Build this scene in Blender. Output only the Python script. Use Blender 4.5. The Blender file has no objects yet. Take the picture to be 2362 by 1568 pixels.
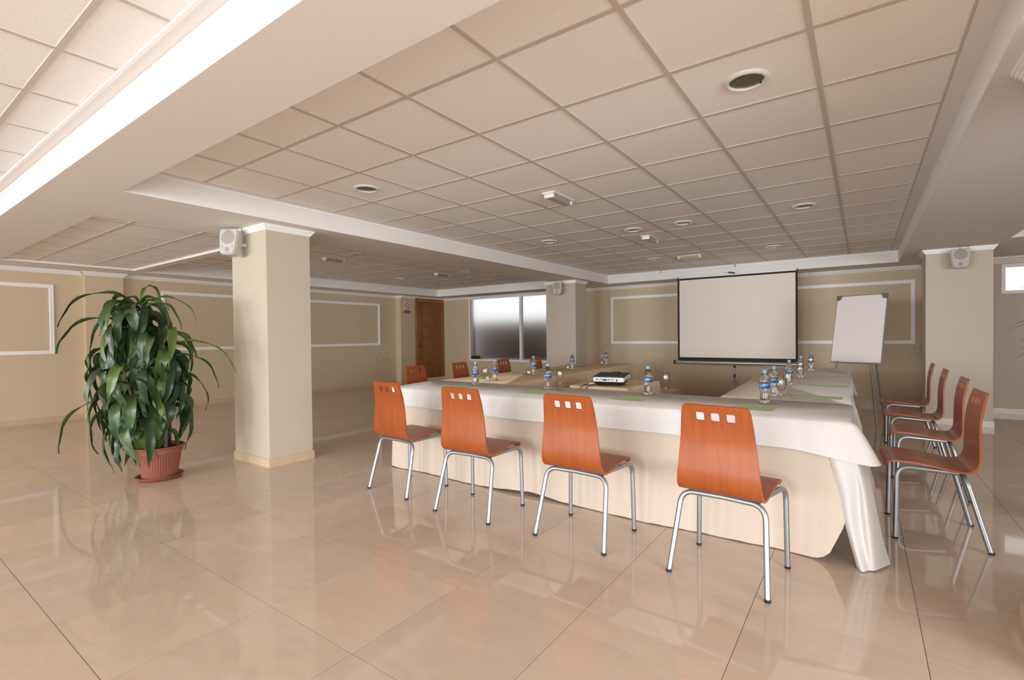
import bpy, bmesh, math, random
from mathutils import Vector, Matrix, noise
from mathutils.geometry import delaunay_2d_cdt

random.seed(7)
PI = math.pi
COL = bpy.context.scene.collection
SC = bpy.context.scene

# ------------------------------------------------------------------ camera
CAM_Z = 1.2417
YAW, PITCH, ROLL, FPX = -0.6141, -0.0136, -0.0107, 1130.78
f_ = Vector((math.sin(YAW) * math.cos(PITCH), math.cos(YAW) * math.cos(PITCH), math.sin(PITCH)))
r0 = Vector((math.cos(YAW), -math.sin(YAW), 0))
u0 = r0.cross(f_)
R_ = r0 * math.cos(ROLL) + u0 * math.sin(ROLL)
U_ = -r0 * math.sin(ROLL) + u0 * math.cos(ROLL)
cam_data = bpy.data.cameras.new('camera')
cam_data.sensor_width = 36
cam_data.lens = FPX * 36 / 2362
cam_data.shift_x = -11.37 / 2362
cam_data.shift_y = 6.0 / 2362
cam_data.clip_start = 0.05
cam = bpy.data.objects.new('camera', cam_data)
COL.objects.link(cam)
cam.matrix_world = Matrix(((R_.x, U_.x, -f_.x, 0), (R_.y, U_.y, -f_.y, 0), (R_.z, U_.z, -f_.z, CAM_Z), (0, 0, 0, 1)))
SC.camera = cam


def project(p):
    d = Vector(p) - Vector((0, 0, CAM_Z))
    w = d.dot(f_)
    if w < 0.05:
        return None
    return 1192.4 + FPX * d.dot(R_) / w, 790 - FPX * d.dot(U_) / w, w


# ------------------------------------------------------------------ world, lights, exposure
world = bpy.data.worlds.new('world')
SC.world = world
world.use_nodes = True
bg = world.node_tree.nodes['Background']
bg.inputs['Color'].default_value = (0.97, 0.985, 1.0, 1)
bg.inputs['Strength'].default_value = 1.25
SC.view_settings.view_transform = 'Standard'
SC.view_settings.look = 'None'
SC.view_settings.gamma = 1.0
SC.view_settings.use_curve_mapping = False
SC.view_settings.exposure = 0.0
SC.cycles.use_denoising = True
SC.cycles.max_bounces = 16
SC.cycles.diffuse_bounces = 14
SC.cycles.glossy_bounces = 4
SC.cycles.transmission_bounces = 8
SC.cycles.transparent_max_bounces = 8
SC.cycles.sample_clamp_indirect = 6.0
SC.cycles.caustics_reflective = False
SC.cycles.caustics_refractive = False


def area(name, loc, direction, sx, sy, power, color, spread=180):
    ld = bpy.data.lights.new(name, 'AREA')
    ld.shape = 'RECTANGLE'
    ld.size, ld.size_y = sx, sy
    ld.energy = power
    ld.color = color
    ld.spread = math.radians(spread)
    o = bpy.data.objects.new(name, ld)
    COL.objects.link(o)
    o.location = loc
    o.rotation_euler = Vector(direction).to_track_quat('-Z', 'Y').to_euler()
    return o


REAR_Y = -7.0
RIGHT_X = 5.2
REAR_WINDOWS = [(-8.9, -6.3), (-5.6, -3.0), (-2.2, 0.4), (1.2, 3.8)]
WPOW = [165, 178, 178, 95]
for (a, b), pw in zip(REAR_WINDOWS, WPOW):
    area('rear_window_daylight', ((a + b) / 2, REAR_Y - 0.3, 1.55), (0, 1, -0.30), b - a, 1.5, pw, (0.89, 0.95, 1.0), 115)
area('right_window_daylight', (RIGHT_X + 0.3, -1.1, 1.45), (-1, 0.75, -0.25), 6.0, 1.5, 285, (0.89, 0.95, 1.0), 120)



# ------------------------------------------------------------------ materials
def new_mat(name):
    m = bpy.data.materials.new(name)
    m.use_nodes = True
    nt = m.node_tree
    return m, nt, nt.nodes['Principled BSDF']


def mat(name, color, rough=0.5, metal=0.0, spec=0.5, var=0.0, scale=8.0, bump=0.0, bscale=60.0, coat=0.0, stretch=None, color2=None):
    m, nt, b = new_mat(name)
    b.inputs['Base Color'].default_value = (*color, 1)
    b.inputs['Roughness'].default_value = rough
    b.inputs['Metallic'].default_value = metal
    b.inputs['Specular IOR Level'].default_value = spec
    b.inputs['Coat Weight'].default_value = coat
    b.inputs['Coat Roughness'].default_value = 0.12
    geo = nt.nodes.new('ShaderNodeTexCoord')
    vec = geo.outputs['Object']
    if stretch:
        mp = nt.nodes.new('ShaderNodeMapping')
        mp.inputs['Scale'].default_value = stretch
        nt.links.new(vec, mp.inputs['Vector'])
        vec = mp.outputs['Vector']
    if var > 0 or color2:
        n = nt.nodes.new('ShaderNodeTexNoise')
        n.inputs['Scale'].default_value = scale
        n.inputs['Detail'].default_value = 5
        nt.links.new(vec, n.inputs['Vector'])
        ramp = nt.nodes.new('ShaderNodeValToRGB')
        ramp.color_ramp.elements[0].position = 0.3
        ramp.color_ramp.elements[1].position = 0.7
        c2 = color2 or tuple(c * (1 - var) for c in color)
        ramp.color_ramp.elements[0].color = (*c2, 1)
        ramp.color_ramp.elements[1].color = (*color, 1)
        nt.links.new(n.outputs['Fac'], ramp.inputs['Fac'])
        nt.links.new(ramp.outputs['Color'], b.inputs['Base Color'])
    if bump > 0:
        n2 = nt.nodes.new('ShaderNodeTexNoise')
        n2.inputs['Scale'].default_value = bscale
        n2.inputs['Detail'].default_value = 4
        nt.links.new(vec, n2.inputs['Vector'])
        bp = nt.nodes.new('ShaderNodeBump')
        bp.inputs['Strength'].default_value = bump
        bp.inputs['Distance'].default_value = 0.01
        nt.links.new(n2.outputs['Fac'], bp.inputs['Height'])
        nt.links.new(bp.outputs['Normal'], b.inputs['Normal'])
    return m


def glass(name, color=(1, 1, 1), rough=0.0, ior=1.45, alpha=None):
    m, nt, b = new_mat(name)
    b.inputs['Base Color'].default_value = (*color, 1)
    b.inputs['Roughness'].default_value = rough
    b.inputs['Transmission Weight'].default_value = 1.0
    b.inputs['IOR'].default_value = ior
    return m


M = {}
M['wall'] = mat('cream_wall_paint', (0.62, 0.495, 0.345), 0.55, spec=0.3, var=0.03, scale=3, bump=0.08, bscale=180)
M['pillar'] = mat('cream_pillar_paint', (0.54, 0.47, 0.375), 0.5, spec=0.3, var=0.02, scale=3, bump=0.06, bscale=180)
M['white'] = mat('white_moulding', (0.86, 0.85, 0.84), 0.4, spec=0.4)
M['soffit'] = mat('soffit_plaster', (0.82, 0.80, 0.78), 0.6, spec=0.2, bump=0.03, bscale=90)
M['ctile'] = mat('ceiling_tile_board', (0.94, 0.93, 0.91), 0.85, spec=0.15, var=0.03, scale=30, bump=0.12, bscale=260)
M['tbar'] = mat('ceiling_tee_bar', (0.60, 0.55, 0.50), 0.5, spec=0.3)
M['skirt'] = mat('marble_skirting', (0.60, 0.455, 0.315), 0.2, var=0.1, scale=12)
M['skirt_pale'] = mat('pale_skirting', (0.72, 0.66, 0.58), 0.25, var=0.05, scale=12)
M['grout'] = mat('floor_grout', (0.22, 0.155, 0.10), 0.7)
M['steel'] = mat('satin_steel_tube', (0.33, 0.33, 0.34), 0.42, metal=0.8)
M['black'] = mat('black_plastic', (0.012, 0.012, 0.014), 0.45)
M['blacksoft'] = mat('black_fabric_border', (0.008, 0.008, 0.009), 0.7)
M['rubber'] = mat('black_rubber', (0.012, 0.012, 0.016), 0.6)
M['cream_cloth'] = mat('cream_cloth', (0.60, 0.505, 0.415), 0.85, spec=0.15, var=0.03, scale=4, bump=0.6, bscale=7)
M['beige_cloth'] = mat('beige_cloth', (0.70, 0.54, 0.375), 0.85, spec=0.15, var=0.04, scale=4, bump=0.35, bscale=9)
M['white_cloth'] = mat('white_cloth', (0.66, 0.64, 0.625), 0.8, spec=0.2, var=0.025, scale=10, bump=0.6, bscale=9)
M['paper_green'] = mat('green_paper', (0.50, 0.68, 0.37), 0.6)
M['paper_white'] = mat('white_paper', (0.72, 0.66, 0.60), 0.6)
M['screen'] = mat('projection_fabric', (0.80, 0.73, 0.645), 0.8)
M['alu'] = mat('grey_aluminium', (0.42, 0.38, 0.35), 0.35, metal=0.6)
M['greytube'] = mat('grey_painted_tube', (0.20, 0.19, 0.18), 0.4, metal=0.4)
M['board'] = mat('flipchart_board', (0.80, 0.74, 0.72), 0.5)
M['speaker'] = mat('grey_white_plastic', (0.50, 0.475, 0.44), 0.5)
M['speaker_grill'] = mat('speaker_grille', (0.36, 0.34, 0.31), 0.6, bump=0.4, bscale=500)
M['lamp_ring'] = mat('white_lamp_ring', (0.78, 0.76, 0.72), 0.35)
M['lamp_glass'] = mat('dull_lamp_glass', (0.13, 0.14, 0.09), 0.25, var=0.25, scale=20)
M['acrylic'] = mat('emergency_lens', (0.42, 0.35, 0.31), 0.25, var=0.2, scale=60, stretch=(1, 14, 1))
M['terracotta'] = mat('terracotta_plastic', (0.25, 0.078, 0.052), 0.5, var=0.08, scale=10)
M['soil'] = mat('dark_soil', (0.035, 0.022, 0.014), 0.95, var=0.4, scale=40, bump=0.8, bscale=40)
M['bark'] = mat('cane_bark', (0.17, 0.115, 0.07), 0.8, var=0.3, scale=30, bump=0.4, bscale=50)
M['sign_white'] = mat('sign_white', (0.72, 0.68, 0.64), 0.5)
M['sign_red'] = mat('sign_red', (0.36, 0.055, 0.045), 0.5)
M['handle'] = mat('dark_metal_handle', (0.12, 0.10, 0.09), 0.3, metal=0.8)
M['socket'] = mat('ivory_socket_plastic', (0.62, 0.52, 0.38), 0.4)
M['socket_dark'] = mat('socket_recess', (0.46, 0.38, 0.28), 0.5)
M['cap'] = mat('pale_blue_cap', (0.15, 0.36, 0.55), 0.4)
M['proj_white'] = mat('projector_white', (0.75, 0.73, 0.70), 0.4)
M['port_blue'] = mat('blue_port', (0.01, 0.04, 0.25), 0.4)
M['yellow'] = mat('yellow_outdoor_item', (0.75, 0.55, 0.06), 0.6)
M['dark_wall'] = mat('dark_outdoor_wall', (0.13, 0.075, 0.048), 0.8, var=0.4, scale=2)
M['brown_wall'] = mat('brown_outdoor_wall', (0.62, 0.42, 0.26), 0.8, var=0.3, scale=2)
M['hedge'] = mat('green_hedge', (0.34, 0.31, 0.09), 0.9, var=0.5, scale=6)
M['table_wood'] = mat('table_board', (0.30, 0.2, 0.12), 0.5)
def thin_glass(name, ior=1.5, tint=(0.97, 0.98, 0.97)):
    m = bpy.data.materials.new(name)
    m.use_nodes = True
    nt = m.node_tree
    nt.nodes.clear()
    out = nt.nodes.new('ShaderNodeOutputMaterial')
    mx = nt.nodes.new('ShaderNodeMixShader')
    tr = nt.nodes.new('ShaderNodeBsdfTransparent')
    tr.inputs['Color'].default_value = (*tint, 1)
    gl = nt.nodes.new('ShaderNodeBsdfGlossy')
    gl.inputs['Roughness'].default_value = 0.02
    fr_n = nt.nodes.new('ShaderNodeLayerWeight')
    fr_n.inputs['Blend'].default_value = 0.16
    ml = nt.nodes.new('ShaderNodeMath')
    ml.operation = 'MULTIPLY_ADD'
    ml.inputs[1].default_value = 0.6
    ml.inputs[2].default_value = 0.05
    nt.links.new(fr_n.outputs['Fresnel'], ml.inputs[0])
    nt.links.new(ml.outputs[0], mx.inputs['Fac'])
    nt.links.new(tr.outputs[0], mx.inputs[1])
    nt.links.new(gl.outputs[0], mx.inputs[2])
    nt.links.new(mx.outputs[0], out.inputs['Surface'])
    return m


M['clear'] = thin_glass('clear_wine_glass')
M['pet'] = glass('clear_bottle_plastic', (0.97, 0.985, 0.99), 0.02, 1.38)
M['frost'] = glass('frosted_glass', (0.93, 0.94, 0.93), 0.5, 1.3)
M['pane'] = glass('window_glass', (1, 1, 1), 0.0, 1.02)


def wood_mat(name, c1, c2, rough=0.36, scale=(22, 3, 1.6), coat=0.08):
    m, nt, b = new_mat(name)
    tc = nt.nodes.new('ShaderNodeTexCoord')
    mp = nt.nodes.new('ShaderNodeMapping')
    mp.inputs['Scale'].default_value = scale
    nt.links.new(tc.outputs['Object'], mp.inputs['Vector'])
    n = nt.nodes.new('ShaderNodeTexNoise')
    n.inputs['Scale'].default_value = 2.2
    n.inputs['Detail'].default_value = 7
    n.inputs['Distortion'].default_value = 0.9
    nt.links.new(mp.outputs['Vector'], n.inputs['Vector'])
    n2 = nt.nodes.new('ShaderNodeTexNoise')
    n2.inputs['Scale'].default_value = 5
    nt.links.new(tc.outputs['Object'], n2.inputs['Vector'])
    mx = nt.nodes.new('ShaderNodeMath')
    mx.operation = 'ADD'
    nt.links.new(n.outputs['Fac'], mx.inputs[0])
    nt.links.new(n2.outputs['Fac'], mx.inputs[1])
    ramp = nt.nodes.new('ShaderNodeValToRGB')
    ramp.color_ramp.elements[0].position = 0.35
    ramp.color_ramp.elements[1].position = 0.65
    mh = nt.nodes.new('ShaderNodeMath')
    mh.operation = 'MULTIPLY'
    mh.inputs[1].default_value = 0.5
    nt.links.new(mx.outputs[0], mh.inputs[0])
    nt.links.new(mh.outputs[0], ramp.inputs['Fac'])
    ramp.color_ramp.elements[0].color = (*c2, 1)
    ramp.color_ramp.elements[1].color = (*c1, 1)
    nt.links.new(ramp.outputs['Color'], b.inputs['Base Color'])
    b.inputs['Roughness'].default_value = rough
    b.inputs['Coat Weight'].default_value = coat
    b.inputs['Coat Roughness'].default_value = 0.15
    return m


M['plywood'] = wood_mat('orange_stained_plywood', (0.335, 0.080, 0.0145), (0.245, 0.048, 0.0085))
M['door_wood'] = wood_mat('honey_door_wood', (0.29, 0.115, 0.028), (0.21, 0.075, 0.016), 0.35, (3, 2, 14))
M['door_frame'] = wood_mat('door_frame_wood', (0.35, 0.15, 0.048), (0.28, 0.11, 0.033), 0.35, (14, 14, 1.5))


def floor_mat():
    m, nt, b = new_mat('polished_beige_marble')
    geo = nt.nodes.new('ShaderNodeNewGeometry')
    mp = nt.nodes.new('ShaderNodeMapping')
    mp.inputs['Scale'].default_value = (1.2, 2.6, 1)
    mp.inputs['Rotation'].default_value = (0, 0, 0.5)
    nt.links.new(geo.outputs['Position'], mp.inputs['Vector'])
    oi = nt.nodes.new('ShaderNodeObjectInfo')
    add = nt.nodes.new('ShaderNodeVectorMath')
    add.operation = 'ADD'
    sc = nt.nodes.new('ShaderNodeVectorMath')
    sc.operation = 'SCALE'
    sc.inputs[0].default_value = (9, 7, 0)
    nt.links.new(oi.outputs['Random'], sc.inputs['Scale'])
    nt.links.new(mp.outputs['Vector'], add.inputs[0])
    nt.links.new(sc.outputs['Vector'], add.inputs[1])
    n = nt.nodes.new('ShaderNodeTexNoise')
    n.inputs['Scale'].default_value = 2.4
    n.inputs['Detail'].default_value = 9
    n.inputs['Roughness'].default_value = 0.65
    n.inputs['Distortion'].default_value = 1.1
    nt.links.new(add.outputs['Vector'], n.inputs['Vector'])
    ramp = nt.nodes.new('ShaderNodeValToRGB')
    e = ramp.color_ramp.elements
    e[0].position, e[1].position = 0.32, 0.68
    e[0].color = (0.53, 0.415, 0.325, 1)
    e[1].color = (0.585, 0.465, 0.37, 1)
    nt.links.new(n.outputs['Fac'], ramp.inputs['Fac'])
    hs = nt.nodes.new('ShaderNodeHueSaturation')
    mr = nt.nodes.new('ShaderNodeMapRange')
    mr.inputs['To Min'].default_value = 0.95
    mr.inputs['To Max'].default_value = 1.05
    nt.links.new(oi.outputs['Random'], mr.inputs['Value'])
    nt.links.new(mr.outputs['Result'], hs.inputs['Value'])
    nt.links.new(ramp.outputs['Color'], hs.inputs['Color'])
    nt.links.new(hs.outputs['Color'], b.inputs['Base Color'])
    b.inputs['Roughness'].default_value = 0.045
    b.inputs['Specular IOR Level'].default_value = 0.62
    return m


M['floor'] = floor_mat()


def leaf_mat():
    m, nt, b = new_mat('dracaena_leaf')
    oi = nt.nodes.new('ShaderNodeObjectInfo')
    ramp = nt.nodes.new('ShaderNodeValToRGB')
    e = ramp.color_ramp.elements
    e[0].position, e[1].position = 0.0, 1.0
    e[0].color = (0.020, 0.045, 0.017, 1)
    e[1].color = (0.10, 0.165, 0.035, 1)
    e2 = ramp.color_ramp.elements.new(0.6)
    e2.color = (0.038, 0.075, 0.022, 1)
    nt.links.new(oi.outputs['Random'], ramp.inputs['Fac'])
    tc = nt.nodes.new('ShaderNodeTexCoord')
    mp = nt.nodes.new('ShaderNodeMapping')
    mp.inputs['Scale'].default_value = (2, 60, 2)
    nt.links.new(tc.outputs['Object'], mp.inputs['Vector'])
    n = nt.nodes.new('ShaderNodeTexNoise')
    n.inputs['Scale'].default_value = 3
    nt.links.new(mp.outputs['Vector'], n.inputs['Vector'])
    mix = nt.nodes.new('ShaderNodeMix')
    mix.data_type = 'RGBA'
    mix.blend_type = 'MULTIPLY'
    mix.inputs['Factor'].default_value = 0.5
    nt.links.new(ramp.outputs['Color'], mix.inputs['A'])
    nt.links.new(n.outputs['Color'], mix.inputs['B'])
    hs = nt.nodes.new('ShaderNodeHueSaturation')
    hs.inputs['Value'].default_value = 1.5
    nt.links.new(mix.outputs['Result'], hs.inputs['Color'])
    nt.links.new(ramp.outputs['Color'], b.inputs['Base Color'])
    b.inputs['Roughness'].default_value = 0.38
    b.inputs['Specular IOR Level'].default_value = 0.45
    return m


M['leaf'] = leaf_mat()


def label_mat():
    m, nt, b = new_mat('blue_bottle_label')
    tc = nt.nodes.new('ShaderNodeTexCoord')
    sep = nt.nodes.new('ShaderNodeSeparateXYZ')
    nt.links.new(tc.outputs['Generated'], sep.inputs[0])
    ramp = nt.nodes.new('ShaderNodeValToRGB')
    e = ramp.color_ramp.elements
    e[0].position, e[1].position = 0.0, 1.0
    e[0].color = (0.012, 0.035, 0.17, 1)
    e[1].color = (0.05, 0.13, 0.33, 1)
    x = ramp.color_ramp.elements.new(0.55)
    x.color = (0.015, 0.11, 0.36, 1)
    y = ramp.color_ramp.elements.new(0.8)
    y.color = (0.06, 0.30, 0.52, 1)
    n = nt.nodes.new('ShaderNodeTexNoise')
    n.inputs['Scale'].default_value = 2.5
    nt.links.new(tc.outputs['Generated'], n.inputs['Vector'])
    ad = nt.nodes.new('ShaderNodeMath')
    ad.operation = 'MULTIPLY_ADD'
    ad.inputs[1].default_value = 0.5
    ad.inputs[2].default_value = -0.25
    nt.links.new(n.outputs['Fac'], ad.inputs[0])
    ad2 = nt.nodes.new('ShaderNodeMath')
    nt.links.new(sep.outputs['Z'], ad2.inputs[0])
    nt.links.new(ad.outputs[0], ad2.inputs[1])
    nt.links.new(ad2.outputs[0], ramp.inputs['Fac'])
    nt.links.new(ramp.outputs['Color'], b.inputs['Base Color'])
    b.inputs['Roughness'].default_value = 0.3
    return m


M['label'] = label_mat()


# ------------------------------------------------------------------ helpers
def tag(o, label=None, cat=None, group=None, kind=None):
    if label:
        o['label'] = label
    if cat:
        o['category'] = cat
    if group:
        o['group'] = group
    if kind:
        o['kind'] = kind
    return o


def empty(name, loc=(0, 0, 0), rz=0.0, **kw):
    o = bpy.data.objects.new(name, None)
    o.empty_display_size = 0.05
    COL.objects.link(o)
    o.location = loc
    o.rotation_euler = (0, 0, rz)
    return tag(o, **kw)


def obj(name, bm, m, parent=None, smooth=False, **kw):
    me = bpy.data.meshes.new(name)
    bm.normal_update()
    bm.to_mesh(me)
    bm.free()
    me.materials.append(m)
    if smooth:
        me.polygons.foreach_set('use_smooth', [True] * len(me.polygons))
        if smooth != 'all':
            try:
                me.set_sharp_from_angle(angle=math.radians(smooth if isinstance(smooth, (int, float)) and smooth is not True else 40))
            except Exception:
                pass
    o = bpy.data.objects.new(name, me)
    COL.objects.link(o)
    if parent:
        o.parent = parent
    return tag(o, **kw)


def copy_tree(o, parent=None):
    c = o.copy()
    COL.objects.link(c)
    c.parent = parent
    for ch in list(o.children):
        copy_tree(ch, c)
    return c


def bx(bm, x0, x1, y0, y1, z0, z1, mtx=None, taper=None):
    co = [(x0, y0, z0), (x1, y0, z0), (x1, y1, z0), (x0, y1, z0), (x0, y0, z1), (x1, y0, z1), (x1, y1, z1), (x0, y1, z1)]
    if taper:
        cx, cy = (x0 + x1) / 2, (y0 + y1) / 2
        for i in range(4):
            x, y, z = co[i]
            co[i] = (cx + (x - cx) * taper, cy + (y - cy) * taper, z)
    vs = [bm.verts.new(mtx @ Vector(c) if mtx else c) for c in co]
    for f in ((0, 3, 2, 1), (4, 5, 6, 7), (0, 1, 5, 4), (1, 2, 6, 5), (2, 3, 7, 6), (3, 0, 4, 7)):
        bm.faces.new([vs[i] for i in f])
    return vs


def boxes(name, lst, m, parent=None, bevel=0.0, **kw):
    bm = bmesh.new()
    for b in lst:
        bx(bm, *b)
    if bevel:
        bmesh.ops.bevel(bm, geom=list(bm.edges), offset=bevel, segments=2, affect='EDGES', profile=0.5)
    return obj(name, bm, m, parent, smooth=30 if bevel else False, **kw)


def lathe(bm, prof, seg=24, center=(0, 0, 0), mtx=None):
    rings = []
    for r, z in prof:
        if r < 1e-6:
            v = bm.verts.new(Vector((center[0], center[1], center[2] + z)))
            rings.append([v])
        else:
            rings.append([bm.verts.new(Vector((center[0] + r * math.cos(2 * PI * i / seg), center[1] + r * math.sin(2 * PI * i / seg), center[2] + z))) for i in range(seg)])
    for a, b in zip(rings, rings[1:]):
        if len(a) == 1 and len(b) == 1:
            continue
        for i in range(seg):
            j = (i + 1) % seg
            if len(a) == 1:
                bm.faces.new((a[0], b[j], b[i]))
            elif len(b) == 1:
                bm.faces.new((a[i], a[j], b[0]))
            else:
                bm.faces.new((a[i], a[j], b[j], b[i]))
    if mtx:
        bmesh.ops.transform(bm, matrix=mtx, verts=[v for r in rings for v in r])
    bmesh.ops.recalc_face_normals(bm, faces=bm.faces)


def fillet(pts, r, n=6):
    pts = [Vector(p) for p in pts]
    out = [pts[0]]
    for a, b, c in zip(pts, pts[1:], pts[2:]):
        d1, d2 = (a - b).normalized(), (c - b).normalized()
        ang = d1.angle(d2)
        t = min(r / math.tan(ang / 2), (a - b).length * 0.48, (c - b).length * 0.48)
        p1, p2 = b + d1 * t, b + d2 * t
        for i in range(n + 1):
            s = i / n
            out.append((p1 * (1 - s) ** 2 + b * 2 * s * (1 - s) + p2 * s * s))
    out.append(pts[-1])
    return out


def tube(bm, pts, rad, seg=12, caps=True):
    pts = [Vector(p) for p in pts]
    rings = []
    up = None
    for i, p in enumerate(pts):
        t = (pts[min(i + 1, len(pts) - 1)] - pts[max(i - 1, 0)]).normalized()
        if up is None:
            up = t.orthogonal().normalized()
        up = (up - t * up.dot(t)).normalized()
        sd = t.cross(up)
        r = rad[i] if isinstance(rad, (list, tuple)) else rad
        rings.append([bm.verts.new(p + (up * math.cos(2 * PI * k / seg) + sd * math.sin(2 * PI * k / seg)) * r) for k in range(seg)])
    for a, b in zip(rings, rings[1:]):
        for k in range(seg):
            j = (k + 1) % seg
            bm.faces.new((a[k], a[j], b[j], b[k]))
    if caps:
        bm.faces.new(list(reversed(rings[0])))
        bm.faces.new(rings[-1])


def tube_obj(name, pts, rad, m, parent, seg=12, **kw):
    bm = bmesh.new()
    tube(bm, pts, rad, seg)
    return obj(name, bm, m, parent, smooth=50, **kw)


# ------------------------------------------------------------------ the shell
S, T = 2.338, 2.517          # soffit and coffer heights
LX, BY = -10.17, 10.45       # left wall, back wall
JX, JY = -9.975, 8.83        # where the left wall steps in
BRX, BRY = 0.81, 10.20       # where the back wall steps forward

# walls (boxes outside the room)
boxes('wall_left', [(LX - 0.2, LX, REAR_Y, BY + 0.2, 0, 2.7)], M['wall'], kind='structure')
boxes('wall_left_return', [(LX, JX, JY, BY, 0, 2.7)], M['wall'], kind='structure')
boxes('wall_left_pilaster', [(LX, -10.07, 2.42, 2.915, 0, S)], M['wall'], kind='structure')
WX0, WX1, WZ0, WZ1 = -9.0, -6.0, 0.565, 2.315
boxes('wall_back', [
    (JX, WX0, BY, BY + 0.2, 0, 2.7), (WX0, WX1, BY, BY + 0.2, 0, WZ0), (WX0, WX1, BY, BY + 0.2, WZ1, 2.7),
    (WX1, BRX, BY, BY + 0.2, 0, 2.7)], M['wall'], kind='structure')
VX0, VX1, VZ0, VZ1 = 1.70, 3.3, 1.795, 2.235
boxes('wall_back_right', [
    (BRX, VX0, BRY, BY + 0.2, 0, 2.7), (VX0, VX1, BRY, BY + 0.2, 0, VZ0), (VX0, VX1, BRY, BY + 0.2, VZ1, 2.7),
    (VX1, RIGHT_X, BRY, BY + 0.2, 0, 2.7)], M['pillar'], kind='structure')
RW = (-4.1, 1.9, 0.65, 2.25)
boxes('wall_right', [
    (RIGHT_X, RIGHT_X + 0.2, REAR_Y, RW[0], 0, 2.7), (RIGHT_X, RIGHT_X + 0.2, RW[1], BRY, 0, 2.7),
    (RIGHT_X, RIGHT_X + 0.2, RW[0], RW[1], 0, RW[2]), (RIGHT_X, RIGHT_X + 0.2, RW[0], RW[1], RW[3], 2.7)], M['wall'], kind='structure')
rear = []
px = LX
for a, b in REAR_WINDOWS:
    rear.append((px, a, REAR_Y - 0.2, REAR_Y, 0, 2.7))
    rear.append((a, b, REAR_Y - 0.2, REAR_Y, 0, 0.35))
    rear.append((a, b, REAR_Y - 0.2, REAR_Y, 2.3, 2.7))
    px = b
rear.append((px, RIGHT_X, REAR_Y - 0.2, REAR_Y, 0, 2.7))
boxes('wall_rear', rear, M['wall'], kind='structure')

# ceiling: soffit with coffers cut out
COFFERS = {
    'main': (-4.454, 0.458, 1.298, 9.74, T),
    'far_left': (-9.5, -5.2, 3.0, 9.75, T),
    'shallow': (-9.42, -5.5, 1.40, 2.88, 2.362),
    'near_left': (-9.42, 0.458, REAR_Y + 0.25, 0.918, T),
    'right': (1.43, RIGHT_X - 0.25, 1.298, 8.09, T),
}


def build_ceiling():
    xs = sorted({LX, RIGHT_X} | {c[0] for c in COFFERS.values()} | {c[1] for c in COFFERS.values()})
    ys = sorted({REAR_Y, BY} | {c[2] for c in COFFERS.values()} | {c[3] for c in COFFERS.values()})
    bm = bmesh.new()
    vd = {}

    def V(x, y, z):
        k = (round(x, 4), round(y, 4), round(z, 4))
        if k not in vd:
            vd[k] = bm.verts.new(k)
        return vd[k]

    for x0, x1 in zip(xs, xs[1:]):
        for y0, y1 in zip(ys, ys[1:]):
            cx, cy = (x0 + x1) / 2, (y0 + y1) / 2
            if not any(c[0] < cx < c[1] and c[2] < cy < c[3] for c in COFFERS.values()):
                bm.faces.new((V(x0, y0, S), V(x0, y1, S), V(x1, y1, S), V(x1, y0, S)))
    for c in COFFERS.values():
        x0, x1, y0, y1, z = c
        z += 0.04
        for (ax, ay), (bx_, by_) in (((x0, y0), (x1, y0)), ((x1, y0), (x1, y1)), ((x1, y1), (x0, y1)), ((x0, y1), (x0, y0))):
            q = [bm.verts.new((ax, ay, S)), bm.verts.new((bx_, by_, S)), bm.verts.new((bx_, by_, z)), bm.verts.new((ax, ay, z))]
            bm.faces.new(q)
    bx(bm, LX - 0.2, RIGHT_X + 0.2, REAR_Y - 0.2, BY + 0.2, 2.60, 2.75)
    return obj('ceiling', bm, M['soffit'], kind='structure')


ceiling = build_ceiling()


def tile_mesh(x0, x1, y0, y1, th, name):
    bm = bmesh.new()
    hx, hy = (x1 - x0) / 2, (y1 - y0) / 2
    bx(bm, -hx, hx, -hy, hy, 0, th)
    me = bpy.data.meshes.new(name)
    bm.to_mesh(me)
    bm.free()
    return me


mesh_cache = {}


def tile_obj(name, x0, x1, y0, y1, z, th, m, parent):
    key = (name, round(x1 - x0, 3), round(y1 - y0, 3), m.name)
    if key not in mesh_cache:
        mesh_cache[key] = tile_mesh(x0, x1, y0, y1, th, name)
        mesh_cache[key].materials.append(m)
    o = bpy.data.objects.new(name, mesh_cache[key])
    COL.objects.link(o)
    o.parent = parent
    o.location = ((x0 + x1) / 2, (y0 + y1) / 2, z)
    return o


def cuts(lo, hi, off, p):
    k = math.ceil((lo - off) / p + 1e-6)
    out = [lo]
    while off + k * p < hi - 1e-6:
        if off + k * p - out[-1] > 0.03:
            out.append(off + k * p)
        k += 1
    out.append(hi)
    return out


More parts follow.
